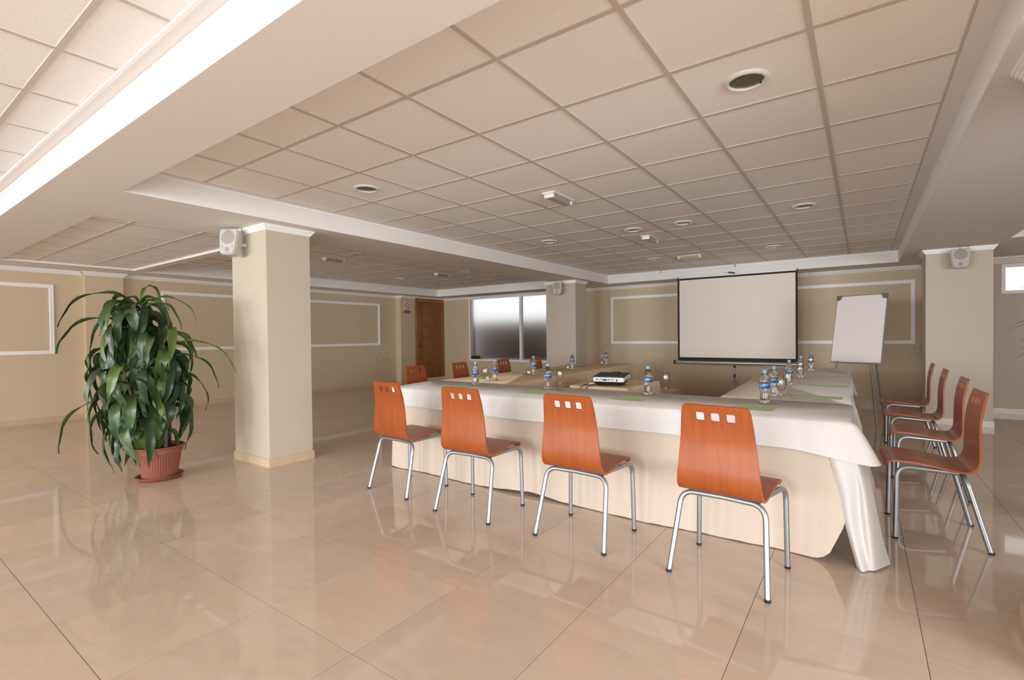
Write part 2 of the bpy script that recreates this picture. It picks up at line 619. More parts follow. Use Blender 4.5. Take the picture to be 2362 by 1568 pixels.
def coffer_grid(c, ox, oy, px_, py_, border=None):
    x0, x1, y0, y1, z = COFFERS[c]
    bars = bmesh.new()
    if border:
        x0b, x1b, y0b, y1b = x0 + border[0], x1 - border[1], y0 + border[2], y1 - border[3]
        for b in ((x0, x0b, y0, y1), (x1b, x1, y0, y1), (x0b, x1b, y0, y0b), (x0b, x1b, y1b, y1)):
            if b[1] - b[0] > 0.005 and b[3] - b[2] > 0.005:
                bx(bars, *b, z, z + 0.02)
        x0, x1, y0, y1 = x0b, x1b, y0b, y1b
        obj('ceiling_border', bars, M['soffit'], ceiling)
        bars = bmesh.new()
    xs, ys = cuts(x0, x1, ox, px_), cuts(y0, y1, oy, py_)
    w = 0.012
    for b in ((x0, x0 + w, y0, y1), (x1 - w, x1, y0, y1), (x0, x1, y0, y0 + w), (x0, x1, y1 - w, y1)):
        bx(bars, *b, z + 0.001, z + 0.02)
    for x in xs[1:-1]:
        bx(bars, x - w, x + w, y0, y1, z, z + 0.02)
    for y in ys[1:-1]:
        for a, b in zip(xs, xs[1:]):
            bx(bars, a + w, b - w, y - w, y + w, z + 0.0005, z + 0.02)
    obj('ceiling_grid', bars, M['tbar'], ceiling)
    rest = bmesh.new()
    n = 0
    for a, b in zip(xs, xs[1:]):
        for e, d in zip(ys, ys[1:]):
            p = project(((a + b) / 2, (e + d) / 2, z))
            vis = p and -150 < p[0] < 2500 and p[1] > -180
            if vis:
                tile_obj('ceiling_tile', a + w * 0.6, b - w * 0.6, e + w * 0.6, d - w * 0.6, z + 0.005, 0.012, M['ctile'], ceiling)
            else:
                bx(rest, a, b, e, d, z + 0.005, z + 0.017)
                n += 1
    if n:
        obj('ceiling_tile_field', rest, M['ctile'], ceiling, kind='stuff')
    else:
        rest.free()


coffer_grid('main', -0.779, 2.417, 0.6, 0.6, (0.06, 0.088, 0.0, 0.08))
coffer_grid('far_left', -6.65, 4.48, 0.6, 0.6)
coffer_grid('shallow', -5.80, 1.73, 0.605, 0.605)
coffer_grid('near_left', -2.27, 0.62, 0.606, 0.6, (0.06, 0.06, 0.06, 0.075))
coffer_grid('right', 2.03, 2.417, 0.6, 0.6)


def coffer_trim(c, sides='LRNF'):
    x0, x1, y0, y1, z = COFFERS[c]
    bm = bmesh.new()
    h, d = 0.025, 0.012
    z0 = z - h
    if 'L' in sides:
        bx(bm, x0, x0 + d, y0, y1, z0, z)
    if 'R' in sides:
        bx(bm, x1 - d, x1, y0, y1, z0, z)
    if 'N' in sides:
        bx(bm, x0, x1, y0, y0 + d, z0, z)
    if 'F' in sides:
        bx(bm, x0, x1, y1 - d, y1, z0, z)
    obj('ceiling_trim', bm, M['white'], ceiling)


coffer_trim('main', 'LF')
coffer_trim('far_left', 'LF')
coffer_trim('shallow', 'LF')


# near-left coffer: thin bright bead beside the tiles
bm = bmesh.new()
bx(bm, -9.42, 0.458, 0.828, 0.843, T - 0.012, T)
bx(bm, -9.42, 0.458, 0.905, 0.918, T - 0.03, T)
obj('ceiling_bead', bm, M['white'], ceiling)


# crown mouldings: stepped ribs
def crown_run(name, p0, p1, nrm, m=None, h=0.06, d=0.05, n=4, z=S, ext=0.0, parent=None):
    p0, p1, nrm = Vector(p0), Vector(p1), Vector(nrm)
    bm = bmesh.new()
    prof = [(0, 0)]
    for k in range(n):
        o = d * (k + 1) / n
        prof.append((o, h * (n - k) / n * 1.0))
        prof.append((o, h * (n - k - 1) / n))
    # (outward, depth below z)
    pr2 = [(0.0, h)]
    for k in range(n):
        pr2.append((d * (k + 0.72) / n, h * (n - k) / n))
        pr2.append((d * (k + 1) / n, h * (n - k - 0.55) / n))
    pr2.append((d, 0.0))
    pr2.append((0.0, 0.0))
    t = (p1 - p0).normalized()
    ra = [bm.verts.new((p0.x + nrm.x * a - t.x * ext * a, p0.y + nrm.y * a - t.y * ext * a, z - b)) for a, b in pr2]
    rb = [bm.verts.new((p1.x + nrm.x * a + t.x * ext * a, p1.y + nrm.y * a + t.y * ext * a, z - b)) for a, b in pr2]
    k = len(pr2)
    for i in range(k):
        j = (i + 1) % k
        bm.faces.new((ra[i], ra[j], rb[j], rb[i]))
    bm.faces.new(ra)
    bm.faces.new(list(reversed(rb)))
    bmesh.ops.recalc_face_normals(bm, faces=bm.faces)
    return obj(name, bm, m or M['white'], parent, kind=None if parent else 'structure')


crown_run('trim_1', (LX, REAR_Y, 0), (LX, 2.42, 0), (1, 0, 0), ext=-1)
crown_run('trim_2', (-10.07, 2.42, 0), (-10.07, 2.915, 0), (1, 0, 0), ext=1)
crown_run('trim_3', (LX, 2.915, 0), (LX, JY, 0), (1, 0, 0), ext=-1)
crown_run('trim_4', (LX, JY, 0), (JX, JY, 0), (0, -1, 0))
crown_run('trim_5', (JX, JY, 0), (JX, BY, 0), (1, 0, 0))
crown_run('trim_6', (JX, BY, 0), (BRX, BY, 0), (0, -1, 0), ext=-1)
crown_run('trim_7', (BRX, BRY, 0), (RIGHT_X, BRY, 0), (0, -1, 0), d=0.09, h=0.09)

# skirting boards
SK = 0.012
boxes('baseboard_left', [(LX, LX + SK, REAR_Y, 2.42, 0, 0.08), (LX, LX + SK, 2.915, JY, 0, 0.08),
                         (-10.07, -10.07 + SK, 2.42 - SK, 2.915 + SK, 0, 0.08), (LX + SK, -10.07, 2.42 - SK, 2.42, 0, 0.08),
                         (LX, JX + SK, JY - SK, JY, 0, 0.08), (JX, JX + SK, JY, 9.335, 0, 0.08)], M['skirt'], kind='structure')
boxes('baseboard_back', [(JX + SK, BRX, BY - SK, BY, 0, 0.08)], M['skirt'], kind='structure')
boxes('baseboard_back_right', [(BRX - SK, RIGHT_X, BRY - SK, BRY, 0, 0.08)], M['skirt_pale'], kind='structure')


# pillars
def pillar(name, x0, x1, y0, y1, sk):
    o = boxes(name, [(x0, x1, y0, y1, 0, S)], M['pillar'], kind='structure')
    boxes('pillar_skirting', [(x0 - SK, x1 + SK, y0 - SK, y0, 0, 0.08), (x0 - SK, x1 + SK, y1, y1 + SK, 0, 0.08),
                              (x0 - SK, x0, y0, y1, 0, 0.08), (x1, x1 + SK, y0, y1, 0, 0.08)], sk, o)
    cr = bmesh.new()
    n = 4
    for k in range(n):
        a = 0.04 * (k + 1) / n
        zt = S - 0.055 * (n - k - 1) / n
        bx(cr, x0 - a, x1 + a, y0 - a, y1 + a, zt - 0.055 / n, zt, taper=None)
    obj('pillar_crown', cr, M['white'], o)
    return o


pillar('pillar', -5.335, -4.66, 2.465, 2.915, M['skirt'])
pillar('pillar', -5.34, -4.655, 8.635, 9.085, M['skirt'])
pillar('pillar', 0.70, 1.366, 8.632, 9.085, M['skirt_pale'])
pillar('pillar', 0.56, 1.23, 2.465, 2.915, M['skirt'])


# wall frames
def frame_piece(bm, a, b, w, d, axis, face, sgn):
    pass


def wall_frame(name, lo, hi, z0, z1, face, axis, sgn):
    """axis 'y': frame on a wall x=face running along y; axis 'x': on a wall y=face."""
    bm = bmesh.new()
    w = 0.055

    def put(a0, a1, b0, b1, d):
        if axis == 'y':
            bx(bm, min(face, face + sgn * d), max(face, face + sgn * d), a0, a1, b0, b1)
        else:
            bx(bm, a0, a1, min(face, face + sgn * d), max(face, face + sgn * d), b0, b1)

    for off, ww, d in ((0.0, w, 0.012), (0.006, 0.016, 0.024), (0.036, 0.012, 0.02)):
        a0, a1, b0, b1 = lo + off, hi - off, z0 + off, z1 - off
        put(a0, a1, b0, b0 + ww, d)
        put(a0, a1, b1 - ww, b1, d)
        put(a0, a0 + ww, b0 + ww, b1 - ww, d)
        put(a1 - ww, a1, b0 + ww, b1 - ww, d)
    return obj(name, bm, M['white'], kind='structure')


wall_frame('trim_8', -1.6, 2.07, 1.04, 2.105, LX, 'y', 1)
wall_frame('trim_9', 3.49, 8.30, 1.04, 2.105, LX, 'y', 1)
wall_frame('trim_10', -4.72, 0.715, 1.04, 2.105, BY, 'x', -1)

# floor: grout bed and marble tiles
floor = boxes('floor', [(LX - 0.2, RIGHT_X + 0.2, REAR_Y - 0.2, BY + 0.2, -0.12, -0.0025)], M['grout'], kind='structure')
P = 0.613
fx = cuts(LX, RIGHT_X, -2.254, P)
fy = cuts(REAR_Y, BY, 1.18, P)
cand = []
for a, b in zip(fx, fx[1:]):
    for c, d in zip(fy, fy[1:]):
        p = project(((a + b) / 2, (c + d) / 2, 0))
        ok = p and -200 < p[0] < 2560 and p[1] < 1750
        cand.append((p[2] if ok else 1e9, a, b, c, d))
cand.sort()
rest = bmesh.new()
g = 0.0013
for i, (dist, a, b, c, d) in enumerate(cand):
    if i < 290 and dist < 1e8:
        tile_obj('floor_tile', a + g, b - g, c + g, d - g, -0.012, 0.012, M['floor'], floor)
    else:
        bx(rest, a + g, b - g, c + g, d - g, -0.012, 0)
obj('floor_tile_field', rest, M['floor'], floor, kind='stuff')

# windows
fr = 0.05
win1 = boxes('window_1', [
    (WX0, WX1, BY - 0.015, BY + 0.06, WZ0, WZ0 + 0.05), (WX0, WX1, BY - 0.015, BY + 0.06, WZ1 - 0.05, WZ1),
    (WX0, WX0 + 0.05, BY - 0.015, BY + 0.06, WZ0 + 0.05, WZ1 - 0.05), (WX1 - 0.05, WX1, BY - 0.015, BY + 0.06, WZ0 + 0.05, WZ1 - 0.05),
    (-7.275, -7.20, BY - 0.015, BY + 0.06, WZ0 + 0.05, WZ1 - 0.05)], M['white'], kind='structure')
boxes('window_pane', [(WX0 + 0.05, -7.275, BY + 0.02, BY + 0.026, WZ0 + 0.05, WZ1 - 0.05)], M['frost'], win1)
boxes('window_pane', [(-7.20, WX1 - 0.05, BY + 0.02, BY + 0.026, WZ0 + 0.05, WZ1 - 0.05)], M['frost'], win1)
win2 = boxes('window_2', [
    (VX0, VX1, BRY - 0.012, BRY + 0.08, VZ0, VZ0 + 0.045), (VX0, VX1, BRY - 0.012, BRY + 0.08, VZ1 - 0.045, VZ1),
    (VX0, VX0 + 0.045, BRY - 0.012, BRY + 0.08, VZ0 + 0.045, VZ1 - 0.045), (VX1 - 0.045, VX1, BRY - 0.012, BRY + 0.08, VZ0 + 0.045, VZ1 - 0.045)],
    M['white'], kind='structure')
boxes('window_pane', [(VX0 + 0.045, VX1 - 0.045, BRY + 0.03, BRY + 0.034, VZ0 + 0.045, VZ1 - 0.045)], M['pane'], win2)
for i, (a, b) in enumerate(REAR_WINDOWS):
    z0, z1, m_ = 0.35, 2.3, (a + b) / 2
    boxes('window_%d' % (i + 3), [(a, b, REAR_Y - 0.12, REAR_Y - 0.05, z0, z0 + 0.06), (a, b, REAR_Y - 0.12, REAR_Y - 0.05, z1 - 0.06, z1),
                                  (a, a + 0.06, REAR_Y - 0.12, REAR_Y - 0.05, z0, z1), (b - 0.06, b, REAR_Y - 0.12, REAR_Y - 0.05, z0, z1),
                                  (m_ - 0.03, m_ + 0.03, REAR_Y - 0.12, REAR_Y - 0.05, z0, z1)], M['white'], kind='structure')

# what stands outside the frosted window
boxes('exterior_wall_dark', [(-10.15, -7.0, 11.75, 11.95, 0, 1.68)], M['dark_wall'], kind='structure')
boxes('exterior_wall_brown', [(-7.0, -3.5, 11.95, 12.15, 0, 1.76)], M['brown_wall'], kind='structure')
boxes('exterior_ground', [(-12.5, 5.0, BY + 0.2, 14.0, -0.1, 0.0)], M['dark_wall'], kind='structure')
bm = bmesh.new()
for i in range(14):
    x = -7.05 + i * 0.18
    for k in range(4):
        mt = Matrix.Translation((x + random.uniform(-.05, .05), 11.55 + random.uniform(-.08, .08), 0.15 + 0.26 * k + random.uniform(-.03, .03)))
        bmesh.ops.create_icosphere(bm, subdivisions=1, radius=0.19, matrix=mt)
obj('hedge', bm, M['hedge'], kind='stuff', label='dark green hedge behind the right frosted pane', cat='hedge')
bm = bmesh.new()
bx(bm, -0.17, 0.17, -0.04, 0.04, 0, 0.10)
bmesh.ops.bevel(bm, geom=list(bm.edges), offset=0.015, segments=2, affect='EDGES')
yb = obj('yellow_box', bm, M['yellow'], label='small yellow box behind the lower left of the frosted window', cat='box')
yb.location = (-8.80, 10.525, 0.615)
boxes('window_sill', [(WX0 - 0.0, WX1, BY + 0.06, BY + 0.2, WZ0, WZ0 + 0.05)], M['white'], win1)

# door
D0, D1, DZ0, DZ1 = 9.335, 10.44, 0.095, 2.315
door = boxes('door_1', [
    (JX, JX + 0.03, D0, D0 + 0.10, DZ0, DZ1), (JX, JX + 0.03, D1 - 0.10, D1, DZ0, DZ1), (JX, JX + 0.03, D0 + 0.10, D1 - 0.10, DZ1 - 0.11, DZ1)],
    M['door_frame'], bevel=0.004, kind='structure')
boxes('door_threshold', [(JX, JX + 0.05, D0, D1, 0.0, DZ0)], M['skirt_pale'], door)
leaf = boxes('door_leaf', [(JX, JX + 0.010, D0 + 0.10, D1 - 0.10, DZ0, DZ1 - 0.11)], M['door_frame'], door)
zs = [DZ0 + 0.004 + i * (DZ1 - 0.115 - DZ0) / 6 for i in range(7)]
for a, b in zip(zs, zs[1:]):
    boxes('door_panel', [(JX + 0.008, JX + 0.018, D0 + 0.27, D1 - 0.19, a + 0.005, b - 0.005)], M['door_wood'], leaf, bevel=0.003)
for a, b in ((D0 + 0.103, D0 + 0.265), (D1 - 0.185, D1 - 0.103)):
    boxes('door_stile', [(JX + 0.008, JX + 0.019, a, b, DZ0 + 0.003, DZ1 - 0.113)], M['door_wood'], leaf, bevel=0.003)
bm = bmesh.new()
tube(bm, fillet([(JX + 0.015, 9.50, 0.985), (JX + 0.065, 9.50, 0.985), (JX + 0.065, 9.63, 0.985)], 0.015, 4), 0.010, 8)
lathe(bm, [(0, 0), (0.025, 0), (0.025, 0.008), (0, 0.008)], 16, mtx=Matrix.Translation((JX + 0.019, 9.50, 0.985)) @ Matrix.Rotation(PI / 2, 4, 'Y'))
obj('door_handle', bm, M['handle'], door, smooth=40)


# ------------------------------------------------------------------ tables and cloths
TZ = 0.757


def poly_perimeter(corners, step=0.03, r=0.03):
    """closed perimeter as (point, normal, edge index, distance) counter-clockwise, with rounded corners"""
    n = len(corners)
    out = []
    for i in range(n):
        a, b, c = (Vector((*corners[(i + k) % n], 0)) for k in (0, 1, 2))
        t, t2 = (b - a).normalized(), (c - b).normalized()
        n1, n2 = Vector((t.y, -t.x, 0)), Vector((t2.y, -t2.x, 0))
        L = (b - a).length
        k = max(2, int(L / step))
        for j in range(k + 1):
            q = r / L + (1 - 2 * r / L) * j / k
            out.append((a + (b - a) * q, n1, i, q * L))
        p0, p1 = b - t * r, b + t2 * r
        for j in range(1, 6):
            w = j / 6
            out.append((p0 * (1 - w) ** 2 + b * 2 * w * (1 - w) + p1 * w * w, (n1 * (1 - w) + n2 * w).normalized(), i if w < 0.5 else (i + 1) % n, L if w < 0.5 else 0.0))
    return out


def cloth(name, corners, z, hem, amp=0.02, flare=0.02, freq=9.0, seed=0, levels=9, m=None, lift=0.0, parent=None, push=None, step=0.03, **kw):
    """a cloth lying over a flat top: corners ccw; hem(edge, dist, point)->z of the hem"""
    per = poly_perimeter(corners, step)
    bm = bmesh.new()
    rows = []
    N = len(per)
    for li in range(levels + 1):
        t = li / levels
        row = []
        for i, (p, nr, e, s) in enumerate(per):
            hz = (hem(per[i - 1][2], per[i - 1][3], per[i - 1][0]) + hem(e, s, p) + hem(per[(i + 1) % N][2], per[(i + 1) % N][3], per[(i + 1) % N][0])) / 3
            zz = z + lift - t ** 1.15 * (z + lift - hz)
            drop = max(0.0, z + lift - zz) if t > 0 else 0
            u = p.x * 0.9 - p.y * 0.8
            wv = math.sin(u * freq + seed) * 0.5 + math.sin(u * freq * 2.37 + 1.3 * seed) * 0.3 + noise.noise(Vector((u * 4, seed, drop * 1.5))) * 0.8
            fold = max(0.0, math.sin(u * freq * 0.83 + 2 * seed)) ** 6
            full = min(1.0, drop / 0.7)
            off = 0.0
            if drop > 0:
                rr = min(1.0, drop / 0.02)
                off = flare * full + amp * (wv + 0.9 * fold) * (drop / 0.75) ** 0.8 + (0.006 + lift) * rr
            q = p + nr * off
            if push and drop > 0:
                q = q + push(p, drop)
            row.append(bm.verts.new((q.x, q.y, zz)))
        rows.append(row)
    for a, b in zip(rows, rows[1:]):
        for i in range(N):
            j = (i + 1) % N
            bm.faces.new((a[i], b[i], b[j], a[j]))
    bm.faces.new(rows[0])
    bmesh.ops.remove_doubles(bm, verts=bm.verts, dist=0.0004)
    bmesh.ops.recalc_face_normals(bm, faces=bm.faces)
    o = obj(name, bm, m, parent, smooth=75, **kw)
    return o


def table(name, corners, label, **kw):
    """folding table: board and four tube legs, mostly under its cloth"""
    cx = sum(c[0] for c in corners) / 4
    cy = sum(c[1] for c in corners) / 4
    root = empty(name, (cx, cy, 0), label=label, cat='table', **kw)
    bm = bmesh.new()
    inset = 0.012
    pts = [(c[0] - cx, c[1] - cy) for c in corners]
    pts = [(x - math.copysign(inset, x), y - math.copysign(inset, y)) for x, y in pts]
    lo = [bm.verts.new((x, y, TZ - 0.034)) for x, y in pts]
    hi = [bm.verts.new((x, y, TZ - 0.004)) for x, y in pts]
    bm.faces.new(hi)
    bm.faces.new(list(reversed(lo)))
    for i in range(4):
        j = (i + 1) % 4
        bm.faces.new((lo[i], lo[j], hi[j], hi[i]))
    obj('tabletop', bm, M['table_wood'], root)
    for x, y in pts:
        x, y = x - math.copysign(0.12, x), y - math.copysign(0.10, y)
        tube_obj('leg', [(x, y, 0), (x, y, TZ - 0.034)], 0.015, M['greytube'], root, 8)
    return root


FRONT = [(-3.70, 3.165), (-0.055, 3.15), (-0.055, 3.955), (-3.88, 3.955)]
RIGHT = [(-0.90, 3.965), (-0.065, 3.965), (-0.16, 7.82), (-1.04, 7.72)]
LEFT = [(-3.87, 3.965), (-2.915, 3.965), (-3.17, 7.87), (-3.95, 7.75)]
PROJ = [(-2.33, 4.17), (-1.735, 4.18), (-1.735, 5.05), (-2.36, 5.06)]
table('conference_table', FRONT, 'long front table hidden under cream and white cloths behind the orange chairs')
table('conference_table', RIGHT, 'long right-hand table under its cloths beside the row of side-view chairs')
table('conference_table', LEFT, 'long left-hand table under beige cloth in front of the frosted window')
table('projector_table', PROJ, 'small table under beige cloth carrying the projector')


def smooth01(t):
    t = max(0.0, min(1.0, t))
    return t * t * (3 - 2 * t)


HEMX = [(-9, 0.0), (-0.21, 0.0), (-0.16, 0.03), (-0.115, 0.09), (-0.095, 0.18), (-0.08, 0.26), (-0.05, 0.33)]


def hem_front(e, s, p):
    base = 0.006 + 0.006 * (1 + math.sin(p.x * 5.1 + e)) * 0.5
    if e == 0:  # front side, left to right
        base = 0.006 + 0.022 * max(0, math.sin(p.x * 2.3 + 0.2)) ** 4 + 0.01 * noise.noise(Vector((p.x * 14, 0, 0)))
        for (a, za), (b, zb) in zip(HEMX, HEMX[1:]):
            if a <= p.x <= b:
                return max(0.003, base) * (1 if zb == 0 else 0.3) + za + (zb - za) * (p.x - a) / (b - a)
        return max(0.003, base)
    if e == 1:
        return 0.33 - 0.05 * smooth01((p.y - 3.3) / 0.3)
    return base


def push_front(p, drop):
    if p.x > -0.12 and p.y < 3.9:
        return Vector((0.085 * smooth01((p.y - 3.36) / 0.25) * smooth01((p.x + 0.12) / 0.06) * (drop / 0.4), 0, 0))
    return Vector((0, 0, 0))


cf = cloth('tablecloth', FRONT, TZ, hem_front, amp=0.017, flare=0.02, freq=5.2, seed=2.0, levels=16, m=M['cream_cloth'], push=push_front,
           label='cream cloth hanging to the floor along the front table behind the orange chairs', cat='tablecloth')


def hem_top_front(e, s, p):
    if e == 0:
        v = 0.598 + 0.006 * math.sin(s * 2.4 + 1)
        v -= 0.045 * smooth01((p.x + 0.35) / 0.30)
        return v
    if e == 1:
        return 0.553 + 0.10 * smooth01(s / 0.6)
    if e == 3:
        return 0.66 - 0.10 * smooth01(s / 0.8)
    return TZ + 0.0045


def push_top(p, drop):
    d = math.hypot(p.x + 0.045, p.y - 3.14)
    k = max(0.0, 1 - d / 0.30)
    k = k * k * (3 - 2 * k)
    return Vector((0.085, -0.008, 0)) * k * (drop / 0.19) ** 0.8


FTOP = [(-3.72, 3.155), (-0.045, 3.14), (-0.045, 3.90), (-3.89, 3.92)]
tf = cloth('table_runner', FTOP, TZ + 0.001, hem_top_front, amp=0.045, flare=0.10, freq=3.4, seed=5.0, levels=12, m=M['white_cloth'], lift=0.004, push=push_top,
           label='white cloth laid over the front table with its hem above the cream skirt', cat='tablecloth')


def sheet(name, fn, nu, nv, m, parent=None, th=0.0, **kw):
    bm = bmesh.new()
    vs = [[bm.verts.new(fn(i / nu, j / nv)) for i in range(nu + 1)] for j in range(nv + 1)]
    for j in range(nv):
        for i in range(nu):
            bm.faces.new((vs[j][i], vs[j][i + 1], vs[j + 1][i + 1], vs[j + 1][i]))
    bmesh.ops.recalc_face_normals(bm, faces=bm.faces)
    if th:
        bmesh.ops.solidify(bm, geom=list(bm.faces), thickness=th)
    return obj(name, bm, m, parent, smooth=75, **kw)


def catmull(pts, t):
    n = len(pts) - 1
    k = min(n - 1, int(t * n))
    w = t * n - k
    p0, p1, p2, p3 = (Vector(pts[max(k - 1, 0)]), Vector(pts[k]), Vector(pts[k + 1]), Vector(pts[min(k + 2, n)]))
    return 0.5 * ((2 * p1) + (p2 - p0) * w + (2 * p0 - 5 * p1 + 4 * p2 - p3) * w * w + (3 * p1 - p0 - 3 * p2 + p3) * w ** 3)


TAIL = [
    [(-0.150, 3.135, 0.60), (-0.139, 3.122, 0.555), (-0.102, 3.13, 0.372), (-0.078, 3.125, 0.242), (-0.051, 3.12, 0.121), (-0.023, 3.125, 0.006)],
    [(-0.120, 3.125, 0.60), (-0.108, 3.112, 0.545), (-0.070, 3.105, 0.40), (-0.052, 3.09, 0.25), (-0.030, 3.08, 0.12), (-0.002, 3.085, 0.004)],
    [(-0.060, 3.135, 0.60), (-0.045, 3.124, 0.540), (-0.022, 3.135, 0.418), (-0.010, 3.125, 0.259), (0.007, 3.115, 0.127), (0.026, 3.115, 0.006)],
    [(-0.030, 3.145, 0.59), (-0.014, 3.132, 0.530), (0.004, 3.118, 0.418), (0.022, 3.105, 0.259), (0.038, 3.10, 0.127), (0.054, 3.12, 0.010)],
    [(0.000, 3.235, 0.58), (0.015, 3.215, 0.52), (0.040, 3.20, 0.404), (0.068, 3.20, 0.247), (0.088, 3.20, 0.137), (0.118, 3.235, 0.014)],
]


def tail_fn(u, v):
    cols = [catmull(c, v) for c in TAIL]
    p = catmull(cols, u)
    p.y += 0.005 * math.sin(v * 9 + u * 6)
    return p


sheet('cloth_tail', tail_fn, 40, 30, M['white_cloth'], tf, th=0.003)


def hem_right(e, s, p):
    if e == 1:
        return 0.30 + 0.04 * math.sin(s * 4)
    if e == 0:
        return TZ - 0.30
    return 0.01


cr_ = cloth('tablecloth', RIGHT, TZ - 0.002, hem_right, amp=0.028, flare=0.02, freq=8.0, seed=1.0, levels=9, m=M['cream_cloth'],
            label='cream cloth over the right-hand table, hanging down its inner side', cat='tablecloth')


def hem_right_top(e, s, p):
    if e == 1:
        return 0.575 - 0.06 * math.sin(s * 2.6 + 0.3) - 0.03 * math.sin(s * 6.1)
    if e == 2:
        return 0.60
    return TZ + 0.004


RTOP = [(-0.60, 3.93), (-0.055, 3.93), (-0.15, 7.83), (-0.72, 7.79)]
cloth('table_runner', RTOP, TZ - 0.001, hem_right_top, amp=0.09, flare=0.09, freq=2.6, seed=3.0, levels=9, m=M['white_cloth'], lift=0.005,
      label='white cloth along the outer half of the right-hand table, rumpled over its side', cat='tablecloth')


def hem_left(e, s, p):
    if e == 0:
        return TZ - 0.2
    return 0.012


cloth('tablecloth', LEFT, TZ - 0.001, hem_left, amp=0.035, flare=0.02, freq=11.0, seed=4.0, levels=9, m=M['beige_cloth'],
      label='beige cloth covering the left-hand table, pleated down its inner side', cat='tablecloth')
cloth('tablecloth', PROJ, TZ - 0.001, lambda e, s, p: 0.02, amp=0.03, flare=0.025, freq=12.0, seed=6.0, levels=9, m=M['beige_cloth'],
      label='beige cloth over the small table under the projector', cat='tablecloth')


# ------------------------------------------------------------------ chairs
def arc_profile():
    pts = [(0.248, 0.424), (0.244, 0.440), (0.228, 0.454), (0.195, 0.462), (0.12, 0.461), (0.04, 0.452), (-0.04, 0.439), (-0.10, 0.431),
           (-0.135, 0.434), (-0.160, 0.450), (-0.176, 0.480), (-0.182, 0.53), (-0.182, 0.62), (-0.184, 0.70), (-0.193, 0.78), (-0.206, 0.84), (-0.219, 0.889)]
    P_ = [Vector((0, y, z)) for y, z in pts]
    out = []
    n = len(P_)
    for i in range(n - 1):
        p0, p1, p2, p3 = P_[max(i - 1, 0)], P_[i], P_[i + 1], P_[min(i + 2, n - 1)]
        for k in range(6):
            t = k / 6
            out.append(0.5 * ((2 * p1) + (p2 - p0) * t + (2 * p0 - 5 * p1 + 4 * p2 - p3) * t * t + (3 * p1 - p0 - 3 * p2 + p3) * t ** 3))
    out.append(P_[-1])
    s = [0.0]
    for a, b in zip(out, out[1:]):
        s.append(s[-1] + (b - a).length)
    return out, s


PROF, PS = arc_profile()
SMAX = PS[-1]


def prof_at(s):
    s = max(0, min(SMAX, s))
    lo, hi = 0, len(PS) - 1
    while hi - lo > 1:
        mid = (lo + hi) // 2
        if PS[mid] <= s:
            lo = mid
        else:
            hi = mid
    t = (s - PS[lo]) / max(1e-9, PS[hi] - PS[lo])
    p = PROF[lo].lerp(PROF[hi], t)
    tg = (PROF[hi] - PROF[lo]).normalized()
    a = (PROF[max(lo - 2, 0)], PROF[min(hi + 2, len(PROF) - 1)])
    tg = (a[1] - a[0]).normalized()
    n = Vector((0, tg.z, -tg.y))   # outward / underside normal
    return p, n


def half_w(s):
    # half width along the arc: seat, bend, back
    kn = [(0.0, 0.196), (0.06, 0.204), (0.25, 0.208), (0.40, 0.208), (0.46, 0.207), (SMAX, 0.163)]
    for (a, wa), (b, wb) in zip(kn, kn[1:]):
        if s <= b:
            return wa + (wb - wa) * (s - a) / (b - a)
    return kn[-1][1]


S_SPLIT = None
for p_, s_ in zip(PROF, PS):
    if S_SPLIT is None and p_.y < -0.085:
        S_SPLIT = s_


def rounded(cx, cy, hx, hy, r, n=4):
    out = []
    for qx, qy, a0 in ((1, 1, 0), (-1, 1, 90), (-1, -1, 180), (1, -1, 270)):
        for i in range(n + 1):
            a = math.radians(a0 + 90 * i / n)
            out.append((cx + qx * (hx - r) + r * math.cos(a), cy + qy * (hy - r) + r * math.sin(a)))
    return out


